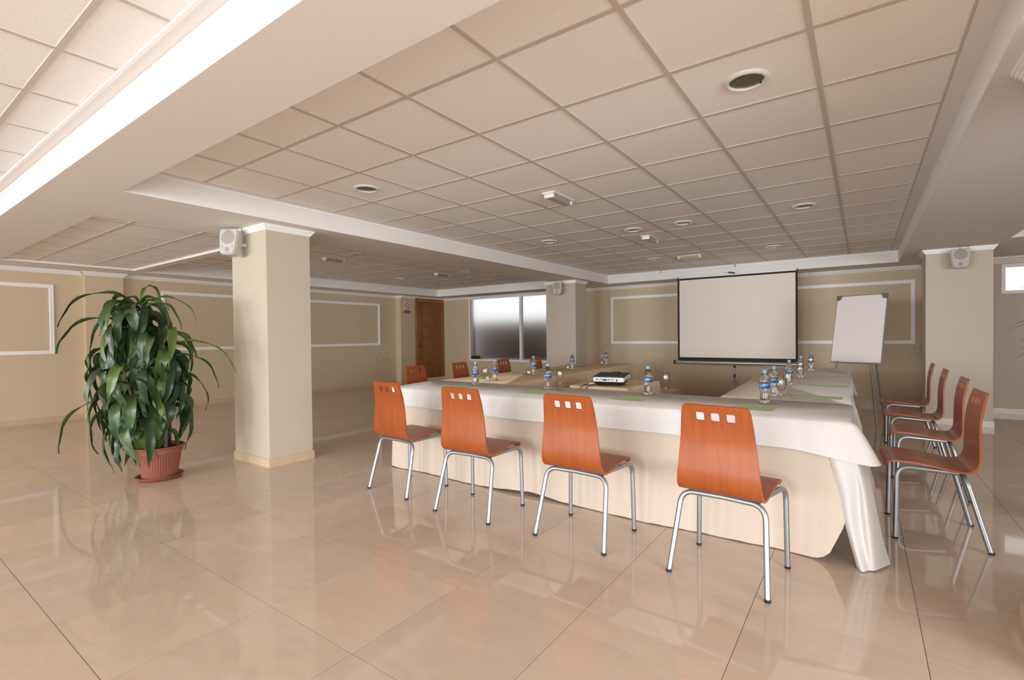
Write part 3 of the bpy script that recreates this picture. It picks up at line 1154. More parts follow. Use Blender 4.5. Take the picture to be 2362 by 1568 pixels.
def shell_piece(s0, s1, holes, round_lo, round_hi):
    """flat outline in (u, s) then wrapped on the profile"""
    def outline():
        out = []
        k = 26
        for i in range(k + 1):
            s = s0 + (s1 - s0) * i / k
            out.append((half_w(s), s))
        right = out
        left = [(-w, s) for w, s in reversed(out)]
        pts = right + left
        r = 0.03

        def corner(pts, sx, send, top):
            return pts
        res = []
        for x, s in pts:
            res.append((x, s))
        return res
    # straight-sided outline with rounded ends
    pts = []
    k = 30
    for i in range(k + 1):
        s = s0 + (s1 - s0) * i / k
        w = half_w(s)
        for flag, send in ((round_hi, s1), (round_lo, s0)):
            if flag:
                d = abs(send - s)
                if d < flag:
                    w = w - flag + math.sqrt(max(0, flag * flag - (flag - d) ** 2))
        pts.append((w, s))
    if round_hi:
        s = s1
        extra = []
        for i in range(1, 6):
            a = i / 6 * PI / 2
            d = round_hi * (1 - math.cos(a * 0.45))
            extra.append(None)
    right = pts
    loop = right + [(-w, s) for w, s in reversed(right)]
    # densify rounded corners
    if round_hi:
        rr = round_hi
        new = []
        for (w, s) in right:
            if s < s1 - rr:
                new.append((w, s))
        wtop = half_w(s1)
        for i in range(7):
            a = i / 6 * PI / 2
            new.append((wtop - rr + rr * math.cos(a), s1 - rr + rr * math.sin(a)))
        right = new
    if round_lo:
        rr = round_lo
        new = []
        wb = half_w(s0)
        for i in range(7):
            a = -PI / 2 + i / 6 * PI / 2
            new.append((wb - rr + rr * math.cos(a), s0 + rr + rr * math.sin(a)))
        for (w, s) in right:
            if s > s0 + rr:
                new.append((w, s))
        right = new
    loop = right + [(-w, s) for w, s in reversed(right)]
    verts = [Vector(p) for p in loop]
    edges = [(i, (i + 1) % len(loop)) for i in range(len(loop))]
    hole_loops = []
    for h in holes:
        b = len(verts)
        hl = rounded(*h)
        hole_loops.append(hl)
        verts += [Vector(p) for p in hl]
        edges += [(b + i, b + (i + 1) % len(hl)) for i in range(len(hl))]

    def inside(pt, poly):
        x, y = pt
        c = False
        j = len(poly) - 1
        for i in range(len(poly)):
            xi, yi = poly[i]
            xj, yj = poly[j]
            if (yi > y) != (yj > y) and x < (xj - xi) * (y - yi) / (yj - yi) + xi:
                c = not c
            j = i
        return c
    ns = 34
    for i in range(1, ns):
        s = s0 + (s1 - s0) * i / ns
        for u in (-0.75, -0.4, 0, 0.4, 0.75):
            pt = (u * (half_w(s) - 0.01), s)
            if inside(pt, loop) and not any(abs(pt[0] - h[0]) < h[2] + 0.006 and abs(pt[1] - h[1]) < h[3] + 0.006 for h in holes):
                verts.append(Vector(pt))
    vo, eo, fo, *_ = delaunay_2d_cdt(verts, edges, [], 0, 1e-6)
    bm = bmesh.new()
    th = 0.0055
    top, bot = [], []
    for v in vo:
        p, n = prof_at(v.y)
        top.append(bm.verts.new(Vector((v.x, p.y, p.z)) - n * th))
        bot.append(bm.verts.new(Vector((v.x, p.y, p.z)) + n * th))
    cnt = {}
    keep = []
    for f in fo:
        c = (sum(vo[i].x for i in f) / 3, sum(vo[i].y for i in f) / 3)
        if inside(c, loop) and not any(inside(c, h) for h in hole_loops):
            keep.append(f)
            for i in range(3):
                e = (f[i], f[(i + 1) % 3])
                cnt[tuple(sorted(e))] = cnt.get(tuple(sorted(e)), []) + [e]
    for f in keep:
        bm.faces.new([top[i] for i in f])
        bm.faces.new([bot[i] for i in reversed(f)])
    for k_, es in cnt.items():
        if len(es) == 1:
            a, b = es[0]
            if (abs(vo[a].y - S_SPLIT) < 1e-4 and abs(vo[b].y - S_SPLIT) < 1e-4):
                continue
            bm.faces.new((top[b], top[a], bot[a], bot[b]))
    loose = [v for v in bm.verts if not v.link_faces]
    bmesh.ops.delete(bm, geom=loose, context='VERTS')
    bmesh.ops.recalc_face_normals(bm, faces=bm.faces)
    return bm


def make_chair():
    root = empty('chair')
    hs = SMAX - 0.061
    holes = [(u, hs, 0.021, 0.0225, 0.008) for u in (-0.074, 0.0, 0.074)]
    obj('seat', shell_piece(0.0, S_SPLIT, [], 0.024, 0), M['plywood'], root, smooth=50)
    obj('backrest', shell_piece(S_SPLIT, SMAX, holes, 0, 0.022), M['plywood'], root, smooth=50)
    rt = 0.0138
    # rear arch
    for sx in (-1, 1):
        path = fillet([(sx * 0.237, -0.218, 0.0), (sx * 0.205, -0.115, 0.409), (0, -0.105, 0.411)], 0.075, 8)
        leg = tube_obj('leg', path[:-1], rt, M['steel'], root)
        bm = bmesh.new()
        lathe(bm, [(0, 0.0), (0.0145, 0.0), (0.0148, 0.014), (0, 0.014)], 14, (sx * 0.237, -0.218, 0))
        obj('foot_cap', bm, M['rubber'], leg, smooth=40)
        if sx < 0:
            end_l = path[-2]
        else:
            end_r = path[-2]
    tube_obj('crossbar', [end_l, (0, -0.105, 0.411), end_r], rt, M['steel'], root)
    for sx in (-1, 1):
        path = fillet([(sx * 0.233, 0.205, 0.0), (sx * 0.226, 0.198, 0.437), (sx * 0.165, -0.09, 0.418)], 0.07, 8)
        leg = tube_obj('leg', path[:-1], rt, M['steel'], root)
        bm = bmesh.new()
        lathe(bm, [(0, 0.0), (0.0145, 0.0), (0.0148, 0.014), (0, 0.014)], 14, (sx * 0.233, 0.205, 0))
        obj('foot_cap', bm, M['rubber'], leg, smooth=40)
        tube_obj('side_rail', [path[-2], path[-1]], rt, M['steel'], root)
    return root


CHAIRS = [
    (-0.575, 2.735, -5.3, 'orange plywood chair seen from behind, nearest the right end of the front table', 'chairs along the front table'),
    (-1.424, 2.750, -2.0, 'orange plywood chair seen from behind, second from the right end of the front table', 'chairs along the front table'),
    (-2.262, 2.725, 1.5, 'orange plywood chair seen from behind, third from the right end of the front table', 'chairs along the front table'),
    (-3.075, 2.785, -3.0, 'orange plywood chair seen from behind, farthest left at the front table', 'chairs along the front table'),
    (0.355, 3.945, 92.5, 'brown plywood chair in side view, nearest of the row right of the tables', 'chairs along the right table'),
    (0.420, 5.010, 90.5, 'brown plywood chair in side view, second nearest of the row right of the tables', 'chairs along the right table'),
    (0.420, 6.050, 90.0, 'brown plywood chair in side view, third nearest of the row right of the tables', 'chairs along the right table'),
    (0.420, 7.080, 89.0, 'brown plywood chair in side view, farthest of the row right of the tables', 'chairs along the right table'),
    (-4.285, 4.215, -86.0, 'reddish chair back showing above the left table, in front of the wooden door', 'chairs along the left table'),
    (-4.285, 5.035, -84.0, 'reddish chair back above the left table, left of the frosted window', 'chairs along the left table'),
    (-4.285, 6.020, -86.0, 'reddish chair back above the left table, under the wide frosted pane', 'chairs along the left table'),
    (-4.285, 6.915, -88.0, 'reddish chair back above the left table, under the narrow frosted pane, partly behind a bottle', 'chairs along the left table'),
]
proto = make_chair()
for i, (x, y, a, lab, grp) in enumerate(CHAIRS):
    c = proto if i == 0 else copy_tree(proto)
    c.location = (x, y, 0)
    c.rotation_euler = (0, 0, math.radians(a))
    tag(c, lab, 'chair', grp)


# ------------------------------------------------------------------ things on the tables
ZT = TZ + 0.0062
K = 0.966


def make_bottle():
    root = empty('water_bottle')
    bm = bmesh.new()
    k = 0.225 / 0.235
    prof = [(0, 0.004), (0.018, 0.002), (0.029, 0.0), (0.0325, 0.006), (0.033, 0.02), (0.031, 0.045), (0.0285, 0.07), (0.0285, 0.085), (0.0325, 0.098),
            (0.033, 0.105), (0.033, 0.135), (0.0335, 0.145), (0.033, 0.16), (0.028, 0.18), (0.019, 0.197), (0.0135, 0.205), (0.013, 0.212), (0.0, 0.2125)]
    prof = [(r, z * 0.985) for r, z in prof]
    lathe(bm, prof, 24)
    obj('bottle_body', bm, M['pet'], root, smooth='all')
    bm = bmesh.new()
    lathe(bm, [(0.0338, 0.104), (0.0340, 0.105), (0.0340, 0.134), (0.0338, 0.135)], 24)
    lb = obj('bottle_label', bm, M['label'], root, smooth='all')
    bm = bmesh.new()
    lathe(bm, [(0.0, 0.206), (0.0145, 0.206), (0.0150, 0.208), (0.0145, 0.226), (0.013, 0.2285), (0, 0.2285)], 20)
    obj('bottle_cap', bm, M['cap'], root, smooth=40)
    bm = bmesh.new()
    for t_, w_ in ((0.0, 1.0), (0.45, 0.7), (0.9, 0.5)):
        a0 = -0.35 + t_
        z0 = 0.112 + 0.004 * t_
        n = 5
        ring = []
        for i in range(n + 1):
            a = a0 + 0.33 * w_ * i / n
            ring.append((bm.verts.new((0.0345 * math.cos(a), 0.0345 * math.sin(a), z0 + 0.004 * math.sin(i))), bm.verts.new((0.0345 * math.cos(a), 0.0345 * math.sin(a), z0 + 0.007 + 0.004 * math.sin(i)))))
        for q, w in zip(ring, ring[1:]):
            bm.faces.new((q[0], w[0], w[1], q[1]))
    obj('label_swoosh', bm, M['sign_white'], lb)
    return root


BOTTLES = [
    (-0.570, 3.865, 'water bottle at the right end of the front table, just left of a wine glass'),
    (-1.443, 3.914, 'water bottle on the front table right of the projector, left of a wine glass'),
    (-2.379, 3.865, 'water bottle on the front table left of the projector, beside an upright wine glass'),
    (-3.231, 3.841, 'water bottle on the left end of the front table, in front of the left row'),
    (-3.382, 4.362, 'water bottle on the left table, nearest the front of that table'),
    (-3.428, 5.226, 'water bottle on the left table in front of the farthest chair back'),
    (-3.490, 6.355, 'water bottle on the left table against the pale pillar'),
    (-3.540, 7.628, 'farthest water bottle on the left table, before the beige back wall'),
    (-0.572, 4.323, 'nearest water bottle on the right table, behind the front bottle and glass'),
    (-0.579, 5.368, 'second water bottle along the right table, before the corner of the screen'),
    (-0.566, 6.313, 'third water bottle along the right table, just right of the screen'),
    (-0.549, 7.444, 'farthest water bottle on the right table, left of the flip chart'),
]
bp = make_bottle()
rots = [2.2, 1.9, 2.4, 3.4, 4.6, 2.0, 3.0, 2.9, 2.6, 3.2, 2.1, 2.4]
for i, (x, y, lab) in enumerate(BOTTLES):
    o = bp if i == 0 else copy_tree(bp)
    o.location = (x * K, y * K, ZT)
    o.rotation_euler = (0, 0, -rots[i])
    tag(o, lab, 'bottle', 'water bottles on the tables')


def make_glass(inv):
    root = empty('wine_glass')
    bm = bmesh.new()
    outer = [(0.0, 0.0), (0.033, 0.0), (0.034, 0.0015), (0.020, 0.004), (0.006, 0.009), (0.0042, 0.03), (0.0042, 0.07), (0.008, 0.085), (0.022, 0.097), (0.031, 0.115), (0.034, 0.135), (0.0325, 0.155), (0.029, 0.178)]
    inner = [(0.0282, 0.178), (0.0317, 0.155), (0.0332, 0.135), (0.0302, 0.116), (0.021, 0.099), (0.006, 0.0885), (0.0, 0.0875)]
    pr_ = outer + inner
    if inv:
        pr_ = [(r, 0.178 - z) for r, z in pr_]
    lathe(bm, pr_, 28)
    # split stem and bowl
    me_bowl = bm
    obj('bowl_and_stem', me_bowl, M['clear'], root, smooth='all')
    return root


gu = make_glass(False)
gi = make_glass(True)
GLASSES = [
    (-0.467, 3.875, 0, 'upright wine glass at the right end of the front table, right of the nearest bottle'),
    (-1.301, 3.930, 0, 'upright wine glass on the front table, right of the projector'),
    (-2.246, 3.859, 0, 'upright wine glass on the front table, left of the projector'),
    (-3.090, 3.822, 0, 'upright wine glass near the left end of the front table'),
    (-3.385, 4.225, 1, 'upside-down wine glass on the left table beside its nearest bottle'),
    (-3.440, 5.130, 1, 'upside-down wine glass on the left table before the farthest chair back'),
    (-3.500, 6.240, 1, 'upside-down wine glass on the left table before the pale pillar'),
    (-3.550, 7.480, 1, 'farthest upside-down wine glass on the left table, before the back wall'),
    (-0.490, 4.440, 0, 'upright wine glass beside the nearest bottle on the right table'),
    (-0.500, 5.480, 0, 'upright wine glass beside the second bottle along the right table'),
    (-0.560, 6.200, 0, 'upright wine glass overlapping the third bottle along the right table'),
    (-0.545, 7.320, 0, 'upright wine glass overlapping the farthest bottle on the right table'),
]
used = {0: False, 1: False}
for x, y, inv, lab in GLASSES:
    src = gi if inv else gu
    if used[inv]:
        o = copy_tree(src)
    else:
        o = src
        used[inv] = True
    o.location = (x * K, y * K, ZT)
    tag(o, lab, 'glass', 'upside-down wine glasses' if inv else 'upright wine glasses')


PAPERS = [
    (-0.585, 3.585, 0.23, 0.29, -2, 'green sheet of paper on the front table behind the right-end orange chair'),
    (-1.467, 3.62, 0.23, 0.29, 2, 'green sheet of paper before the bottle right of the projector'),
    (-2.345, 3.625, 0.24, 0.29, -3, 'green sheet of paper before the bottle left of the projector'),
    (-3.25, 3.60, 0.23, 0.29, 4, 'green sheet of paper at the left end of the front table'),
    (-0.282, 4.385, 0.31, 0.19, 0, 'green sheet of paper nearest the front on the right table'),
    (-0.260, 5.37, 0.31, 0.15, -2, 'second green sheet of paper along the right table'),
    (-0.250, 6.51, 0.30, 0.15, 0, 'third green sheet of paper along the right table'),
    (-0.265, 7.55, 0.30, 0.15, 0, 'farthest green sheet of paper on the right table'),
    (-3.76, 4.62, 0.21, 0.31, 0, 'green sheet of paper nearest the front on the left table'),
    (-3.74, 5.32, 0.21, 0.31, 0, 'second green sheet of paper along the left table'),
    (-3.77, 6.28, 0.21, 0.31, 0, 'third green sheet of paper along the left table'),
    (-3.79, 7.15, 0.21, 0.31, 0, 'farthest green sheet of paper on the left table'),
]
for i, (x, y, w, d, a, lab) in enumerate(PAPERS):
    bm = bmesh.new()
    bx(bm, -w / 2, w / 2, -d / 2, d / 2, 0.0, 0.0012)
    o = obj('paper_sheet', bm, M['paper_green'], label=lab, cat='paper', group='green sheets on the tables')
    o.location = (x * K, y * K, ZT + 0.001)
    o.rotation_euler = (0, 0, math.radians(a))

# projector
pj = empty('projector', (-1.985, 4.405, TZ + 0.003), math.radians(8.4), label='black and white projector on the small table between the long tables', cat='projector')
tl = Matrix.Rotation(math.radians(5.5), 4, 'X')
def pbox(name, m, x0, x1, y0, y1, z0, z1, taper=None, bev=0.006, par=pj, **kw):
    bm = bmesh.new()
    bx(bm, x0, x1, y0, y1, z0, z1, taper=taper)
    if bev:
        bmesh.ops.bevel(bm, geom=list(bm.edges), offset=bev, segments=2, affect='EDGES')
    bmesh.ops.transform(bm, matrix=Matrix.Translation((0, 0, 0.012)) @ tl, verts=bm.verts)
    return obj(name, bm, m, par, smooth=40, **kw)


base = pbox('lower_case', M['black'], -0.145, 0.145, -0.115, 0.115, 0.0, 0.036, taper=0.86)
body = pbox('white_case', M['proj_white'], -0.15, 0.15, -0.12, 0.12, 0.036, 0.078, bev=0.008)
pbox('top_cover', M['black'], -0.149, 0.149, -0.117, 0.119, 0.077, 0.090, bev=0.006)
pbox('lens_ridge', M['black'], -0.03, 0.06, 0.03, 0.10, 0.089, 0.100, bev=0.005)
for n_, (a, b, c, d, mm) in enumerate([(-0.118, -0.098, 0.055, 0.063, 'black'), (-0.075, -0.062, 0.058, 0.064, 'black'), (-0.055, -0.012, 0.048, 0.064, 'port_blue'),
                                       (-0.003, 0.018, 0.055, 0.063, 'port_blue'), (0.028, 0.036, 0.056, 0.064, 'black'), (0.042, 0.05, 0.056, 0.064, 'black'),
                                       (0.03, 0.036, 0.044, 0.050, 'socket_dark'), (0.045, 0.051, 0.044, 0.050, 'socket_dark'), (0.075, 0.088, 0.045, 0.062, 'black'), (-0.09, -0.08, 0.046, 0.05, 'black')]):
    pbox('port', M[mm], a, b, -0.1225, -0.118, c, d, bev=0, par=body)
for k in range(7):
    pbox('vent_slat', M['speaker_grill'], 0.1495, 0.1515, -0.08 + k * 0.022, -0.07 + k * 0.022, 0.045, 0.068, bev=0, par=body)
for sx in (-1, 1):
    bm = bmesh.new()
    lathe(bm, [(0, -0.003), (0.008, -0.003), (0.008, 0.03), (0, 0.03)], 10, (sx * 0.10, 0.085, 0))
    obj('foot', bm, M['black'], pj, smooth=40)
cb = empty('projector_cable', (-2.12, 4.28, TZ + 0.006), label='two short black cables hanging from the projector over the table edge', cat='cable')
tube_obj('cable', [(-0.005, 0.0, 0.03), (-0.02, -0.04, 0.012), (-0.04, -0.09, 0.008), (-0.055, -0.155, -0.01), (-0.06, -0.175, -0.07)], 0.004, M['black'], cb, 8)
tube_obj('cable', [(0.07, 0.0, 0.03), (0.05, -0.04, 0.010), (0.02, -0.09, 0.006), (0.0, -0.145, -0.008), (-0.005, -0.16, -0.08)], 0.004, M['black'], cb, 8)
tube_obj('connector', [(0.0, 0.0, 0.018), (-0.022, -0.05, 0.012)], 0.007, M['proj_white'], cb, 8)

# ------------------------------------------------------------------ projection screen
ps = empty('projection_screen', (-1.92, 9.60, 0), label='portable projection screen with black border and grey tube case on a tripod', cat='screen')
sx0, sx1, sz0, sz1 = -2.935 + 1.92, -0.90 + 1.92, 0.742, 2.312
bm = bmesh.new()
b_ = 0.035
for r in ((sx0, sx0 + b_, sz0, sz1), (sx1 - b_, sx1, sz0, sz1), (sx0 + b_, sx1 - b_, sz1 - 0.035, sz1), (sx0 + b_, sx1 - b_, sz0 - 0.03, sz0 + 0.055)):
    bx(bm, r[0], r[1], -0.002, 0.0015, r[2], r[3])
obj('screen_border', bm, M['blacksoft'], ps)
boxes('screen_fabric', [(sx0 + b_, sx1 - b_, -0.0012, 0.001, sz0 + 0.055, sz1 - 0.035)], M['screen'], ps)
bm = bmesh.new()
lathe(bm, [(0, 0), (0.032, 0), (0.032, sx1 - sx0 + 0.05), (0, sx1 - sx0 + 0.05)], 20, mtx=Matrix.Translation((sx0 - 0.04, 0.0, 0.702)) @ Matrix.Rotation(PI / 2, 4, 'Y'))
cs = obj('roller_case', bm, M['alu'], ps, smooth=40)
for xx in (sx0 - 0.075, sx1 + 0.01):
    bm = bmesh.new()
    lathe(bm, [(0, 0), (0.035, 0), (0.037, 0.008), (0.037, 0.03), (0.034, 0.035), (0, 0.035)], 20, mtx=Matrix.Translation((xx, 0.0, 0.702)) @ Matrix.Rotation(PI / 2, 4, 'Y'))
    obj('case_end_cap', bm, M['black'], cs, smooth=40)
bm = bmesh.new()
bx(bm, sx0, sx1, -0.01, 0.01, sz1 - 0.002, sz1 + 0.016)
obj('top_bar', bm, M['alu'], ps)
for xx in (sx0 - 0.006, sx1 - 0.02):
    boxes('bar_end_cap', [(xx, xx + 0.026, -0.014, 0.014, sz1 - 0.02, sz1 + 0.024)], M['black'], ps)
tube_obj('pole', [(0, 0.045, 0.03), (0, 0.045, 2.33)], 0.012, M['alu'], ps)
tube_obj('pole_collar', [(0, 0.045, 0.43), (0, 0.045, 0.50)], 0.017, M['black'], ps)
tube_obj('case_clamp', [(0, 0.045, 0.615), (0, 0.045, 0.66)], 0.022, M['black'], ps)
tube_obj('carry_handle', [(-0.10, 0.03, 2.372), (0.0, 0.03, 2.352), (0.0, 0.045, 2.325)], [0.010, 0.014, 0.014], M['black'], ps)
for k, (dx, dy) in enumerate(((-0.36, -0.05), (0.20, 0.10), (0.05, -0.38))):
    lg = tube_obj('leg', [(0, 0.045, 0.41), (dx, 0.045 + dy, 0.01)], 0.011, M['alu'], ps)
    tube_obj('brace', [(0, 0.045, 0.12), (dx * 0.55, 0.045 + dy * 0.55, 0.19)], 0.007, M['alu'], ps, 8)
# three small hooks on the fascia
for xx in (-3.31, -1.92):
    tube_obj('ceiling_hook', [(xx, 9.73, 2.52), (xx, 9.715, 2.49), (xx, 9.72, 2.47)], 0.005, M['handle'], ceiling, 6)

# ------------------------------------------------------------------ flip chart
fc = empty('flip_chart', (-0.05, 8.25, 0), math.radians(-20), label='flip chart easel with blank white sheet and grey clamp bar', cat='flip chart')
tilt = Matrix.Rotation(math.radians(-14), 4, 'X')
def fcobj(name, m, bxs, bev=0.0, **kw):
    bm = bmesh.new()
    for b in bxs:
        bx(bm, *b)
    if bev:
        bmesh.ops.bevel(bm, geom=list(bm.edges), offset=bev, segments=2, affect='EDGES')
    bmesh.ops.transform(bm, matrix=Matrix.Translation((0, -0.10, 0.83)) @ tilt, verts=bm.verts)
    return obj(name, bm, m, fc, smooth=40, **kw)


fcobj('board', M['board'], [(-0.30, 0.30, 0.0, 0.02, 0.0, 0.955)], 0.004)
fcobj('board_edge', M['alu'], [(-0.306, -0.298, -0.004, 0.024, 0.0, 0.96), (0.298, 0.306, -0.004, 0.024, 0.0, 0.96), (-0.306, 0.306, -0.004, 0.024, 0.952, 0.962), (-0.306, 0.306, -0.004, 0.024, -0.008, 0.002)])
fcobj('paper_pad', M['board'], [(-0.297, 0.297, -0.014, -0.001, 0.012, 0.90)], 0.003)
bm = bmesh.new()
for sx in (-1, 1):
    v = [(sx * 0.306, 0.89), (sx * 0.306, 0.962), (sx * 0.235, 0.962), (sx * 0.265, 0.89)]
    lo = [bm.verts.new((x, -0.020, z)) for x, z in v]
    hi = [bm.verts.new((x, -0.004, z)) for x, z in v]
    bm.faces.new(lo)
    bm.faces.new(list(reversed(hi)))
    for i in range(4):
        j = (i + 1) % 4
        bm.faces.new((lo[i], hi[i], hi[j], lo[j]))
bmesh.ops.recalc_face_normals(bm, faces=bm.faces)
bmesh.ops.transform(bm, matrix=Matrix.Translation((0, -0.10, 0.83)) @ tilt, verts=bm.verts)
obj('clamp_corner', bm, M['greytube'], fc)
fcobj('pen_tray', M['alu'], [(-0.26, 0.26, -0.05, 0.0, -0.016, -0.008)])
tube_obj('leg', [(-0.20, -0.07, 0.95), (-0.36, -0.22, 0.0)], 0.012, M['greytube'], fc)
tube_obj('leg', [(0.16, -0.07, 0.95), (0.27, -0.14, 0.0)], 0.012, M['greytube'], fc)
tube_obj('leg', [(0.12, 0.10, 1.4), (0.14, 0.20, 0.83), (0.17, 0.42, 0.0)], 0.012, M['greytube'], fc)


# ------------------------------------------------------------------ wall speakers
def make_speaker():
    root = empty('wall_speaker')
    bm = bmesh.new()
    # tapered cabinet: wide rounded front, narrower at the bottom
    n = 10
    fr_, bk = [], []
    out = [(-0.095, 0.13), (0.095, 0.13), (0.098, 0.05), (0.085, -0.07), (0.070, -0.125), (-0.070, -0.125), (-0.085, -0.07), (-0.098, 0.05)]
    for x, z in out:
        fr_.append(bm.verts.new((x, -0.085, z)))
        bk.append(bm.verts.new((x * 0.72, 0.045, z * 0.92)))
    bm.faces.new(fr_)
    bm.faces.new(list(reversed(bk)))
    for i in range(len(out)):
        j = (i + 1) % len(out)
        bm.faces.new((fr_[i], bk[i], bk[j], fr_[j]))
    bmesh.ops.recalc_face_normals(bm, faces=bm.faces)
    bmesh.ops.bevel(bm, geom=list(bm.edges), offset=0.012, segments=3, affect='EDGES')
    cab = obj('cabinet', bm, M['speaker'], root, smooth=40)
    ry = Matrix.Rotation(PI / 2, 4, 'X')
    bm = bmesh.new()
    lathe(bm, [(0, 0.0), (0.066, 0.0), (0.068, 0.003), (0.06, 0.004), (0.03, 0.007), (0, 0.008)], 28, mtx=Matrix.Translation((0, -0.084, 0.045)) @ ry)
    obj('woofer_grille', bm, M['speaker_grill'], cab, smooth=40)
    bm = bmesh.new()
    lathe(bm, [(0, 0.0), (0.022, 0.0), (0.023, 0.003), (0.012, 0.002), (0, 0.005)], 20, mtx=Matrix.Translation((0, -0.084, -0.078)) @ ry)
    obj('tweeter', bm, M['speaker_grill'], cab, smooth=40)
    for sx in (-1, 1):
        bm = bmesh.new()
        lathe(bm, [(0, 0), (0.011, 0), (0.011, 0.002), (0, 0.002)], 14, mtx=Matrix.Translation((sx * 0.052, -0.085, -0.048)) @ ry)
        obj('port', bm, M['socket_dark'], cab, smooth=40)
    boxes('badge', [(-0.016, 0.016, -0.0885, -0.084, 0.108, 0.114)], M['greytube'], cab)
    return root


def bracket(sp, wall_pt, rz):
    pass


sp = make_speaker()
SPK = [
    (-5.08, 2.36, 2.175, 30, -8, 'grey wall speaker on the large left pillar behind the potted plant', (-5.02, 2.465)),
    (-4.98, 8.52, 2.175, 12, -4, 'small grey wall speaker on the far pillar left of the screen', (-4.98, 8.635)),
    (1.03, 8.52, 2.175, 0, -4, 'grey wall speaker on the far right pillar above the side chairs', (1.03, 8.632)),
]
for i, (x, y, z, a, tl_, lab, wp) in enumerate(SPK):
    s_ = sp if i == 0 else copy_tree(sp)
    s_.location = (x, y, z)
    s_.rotation_euler = (math.radians(tl_), 0, math.radians(a))
    tag(s_, lab, 'speaker', 'speakers on the pillars')
    ab = bmesh.new()
    inv = s_.rotation_euler.to_matrix().to_4x4()
    inv = (Matrix.Translation(s_.location) @ inv).inverted()
    q = inv @ Vector((wp[0], wp[1], z))
    tube(ab, [(0, 0.04, 0), q], 0.02, 10)
    obj('bracket', ab, M['speaker'], s_, smooth=40)
    cw = bmesh.new()
    tube(cw, [inv @ Vector((wp[0] + 0.0, wp[1] - 0.02, z + 0.11)), inv @ Vector((wp[0], wp[1] - 0.052, S - 0.03)), inv @ Vector((wp[0] + 0.01, wp[1] - 0.055, S))], 0.003, 6)
    obj('wire', cw, M['handle'], s_, smooth=40)


# ------------------------------------------------------------------ ceiling fittings
def make_downlight():
    root = empty('ceiling_light')
    bm = bmesh.new()
    lathe(bm, [(0.082, 0.0), (0.080, -0.004), (0.084, -0.012), (0.094, -0.013), (0.106, -0.006), (0.108, 0.0)], 36)
    obj('lamp_ring', bm, M['lamp_ring'], root, smooth='all')
    bm = bmesh.new()
    lathe(bm, [(0, -0.004), (0.05, -0.0035), (0.083, -0.002)], 36)
    obj('lamp_glass', bm, M['lamp_glass'], root, smooth='all')
    boxes('clip', [(-0.004, 0.004, -0.086, -0.074, -0.010, -0.001)], M['handle'], root)
    return root


dl = make_downlight()
LIGHTS = [
    (-0.479, 2.717, 'large round downlight nearest the camera in the main ceiling'),
    (-3.479, 2.717, 'round downlight at the left front of the main ceiling'),
    (-0.479, 5.717, 'round downlight in the right part of the main ceiling, above the flip chart'),
    (-1.679, 5.717, 'right one of the two close downlights in the middle of the main ceiling'),
    (-2.279, 5.717, 'left one of the two close downlights in the middle of the main ceiling'),
    (-3.479, 5.717, 'round downlight mid-left in the main ceiling near the far pillar'),
    (-1.079, 8.117, 'far round downlight above the right half of the screen'),
    (-2.879, 8.117, 'far round downlight left of the far emergency light'),
    (-6.35, 4.78, 'nearest downlight in the ceiling recess behind the large pillar'),
    (-8.20, 7.25, 'left downlight in the ceiling recess towards the wooden door'),
    (-6.35, 7.30, 'right downlight in the ceiling recess before the frosted window'),
]
for i, (x, y, lab) in enumerate(LIGHTS):
    o = dl if i == 0 else copy_tree(dl)
    o.location = (x, y, T + 0.005)
    o.rotation_euler = (0, 0, 2.3 if i % 2 == 0 else 2.6)
    tag(o, lab, 'ceiling light', 'round downlights')


def make_emergency():
    root = empty('emergency_light')
    bm = bmesh.new()
    bx(bm, -0.065, 0.065, -0.19, 0.19, -0.012, 0)
    bmesh.ops.bevel(bm, geom=[e for e in bm.edges], offset=0.004, segments=1, affect='EDGES')
    obj('back_plate', bm, M['lamp_ring'], root)
    bm = bmesh.new()
    vs = bx(bm, -0.045, 0.045, -0.17, 0.17, -0.05, -0.012)
    for v in vs[:4]:
        v.co.x *= 0.7
        v.co.y *= 0.93
    obj('lens', bm, M['acrylic'], root)
    for sy in (-1, 1):
        boxes('end_block', [(-0.05, 0.05, sy * 0.165 - 0.012, sy * 0.165 + 0.012, -0.048, -0.012)], M['lamp_ring'], root, bevel=0.004)
    return root


em = make_emergency()
for i, (x, y, a, lab) in enumerate([
    (-2.29, 3.94, 0, 'nearest rectangular emergency light in the main ceiling'),
    (-2.29, 6.33, 0, 'small emergency light beside the two close downlights in the main ceiling'),
    (-2.30, 8.18, 90, 'far emergency light set crosswise above the projection screen'),
    (-6.98, 4.79, 0, 'emergency light nearest in the ceiling recess behind the large pillar'),
    (-6.99, 7.30, 0, 'emergency light farther back in the ceiling recess before the frosted window'),
]):
    o = em if i == 0 else copy_tree(em)
    o.location = (x, y, T + 0.005)
    o.rotation_euler = (0, 0, math.radians(a))
    tag(o, lab, 'emergency light', 'emergency lights on the ceiling')

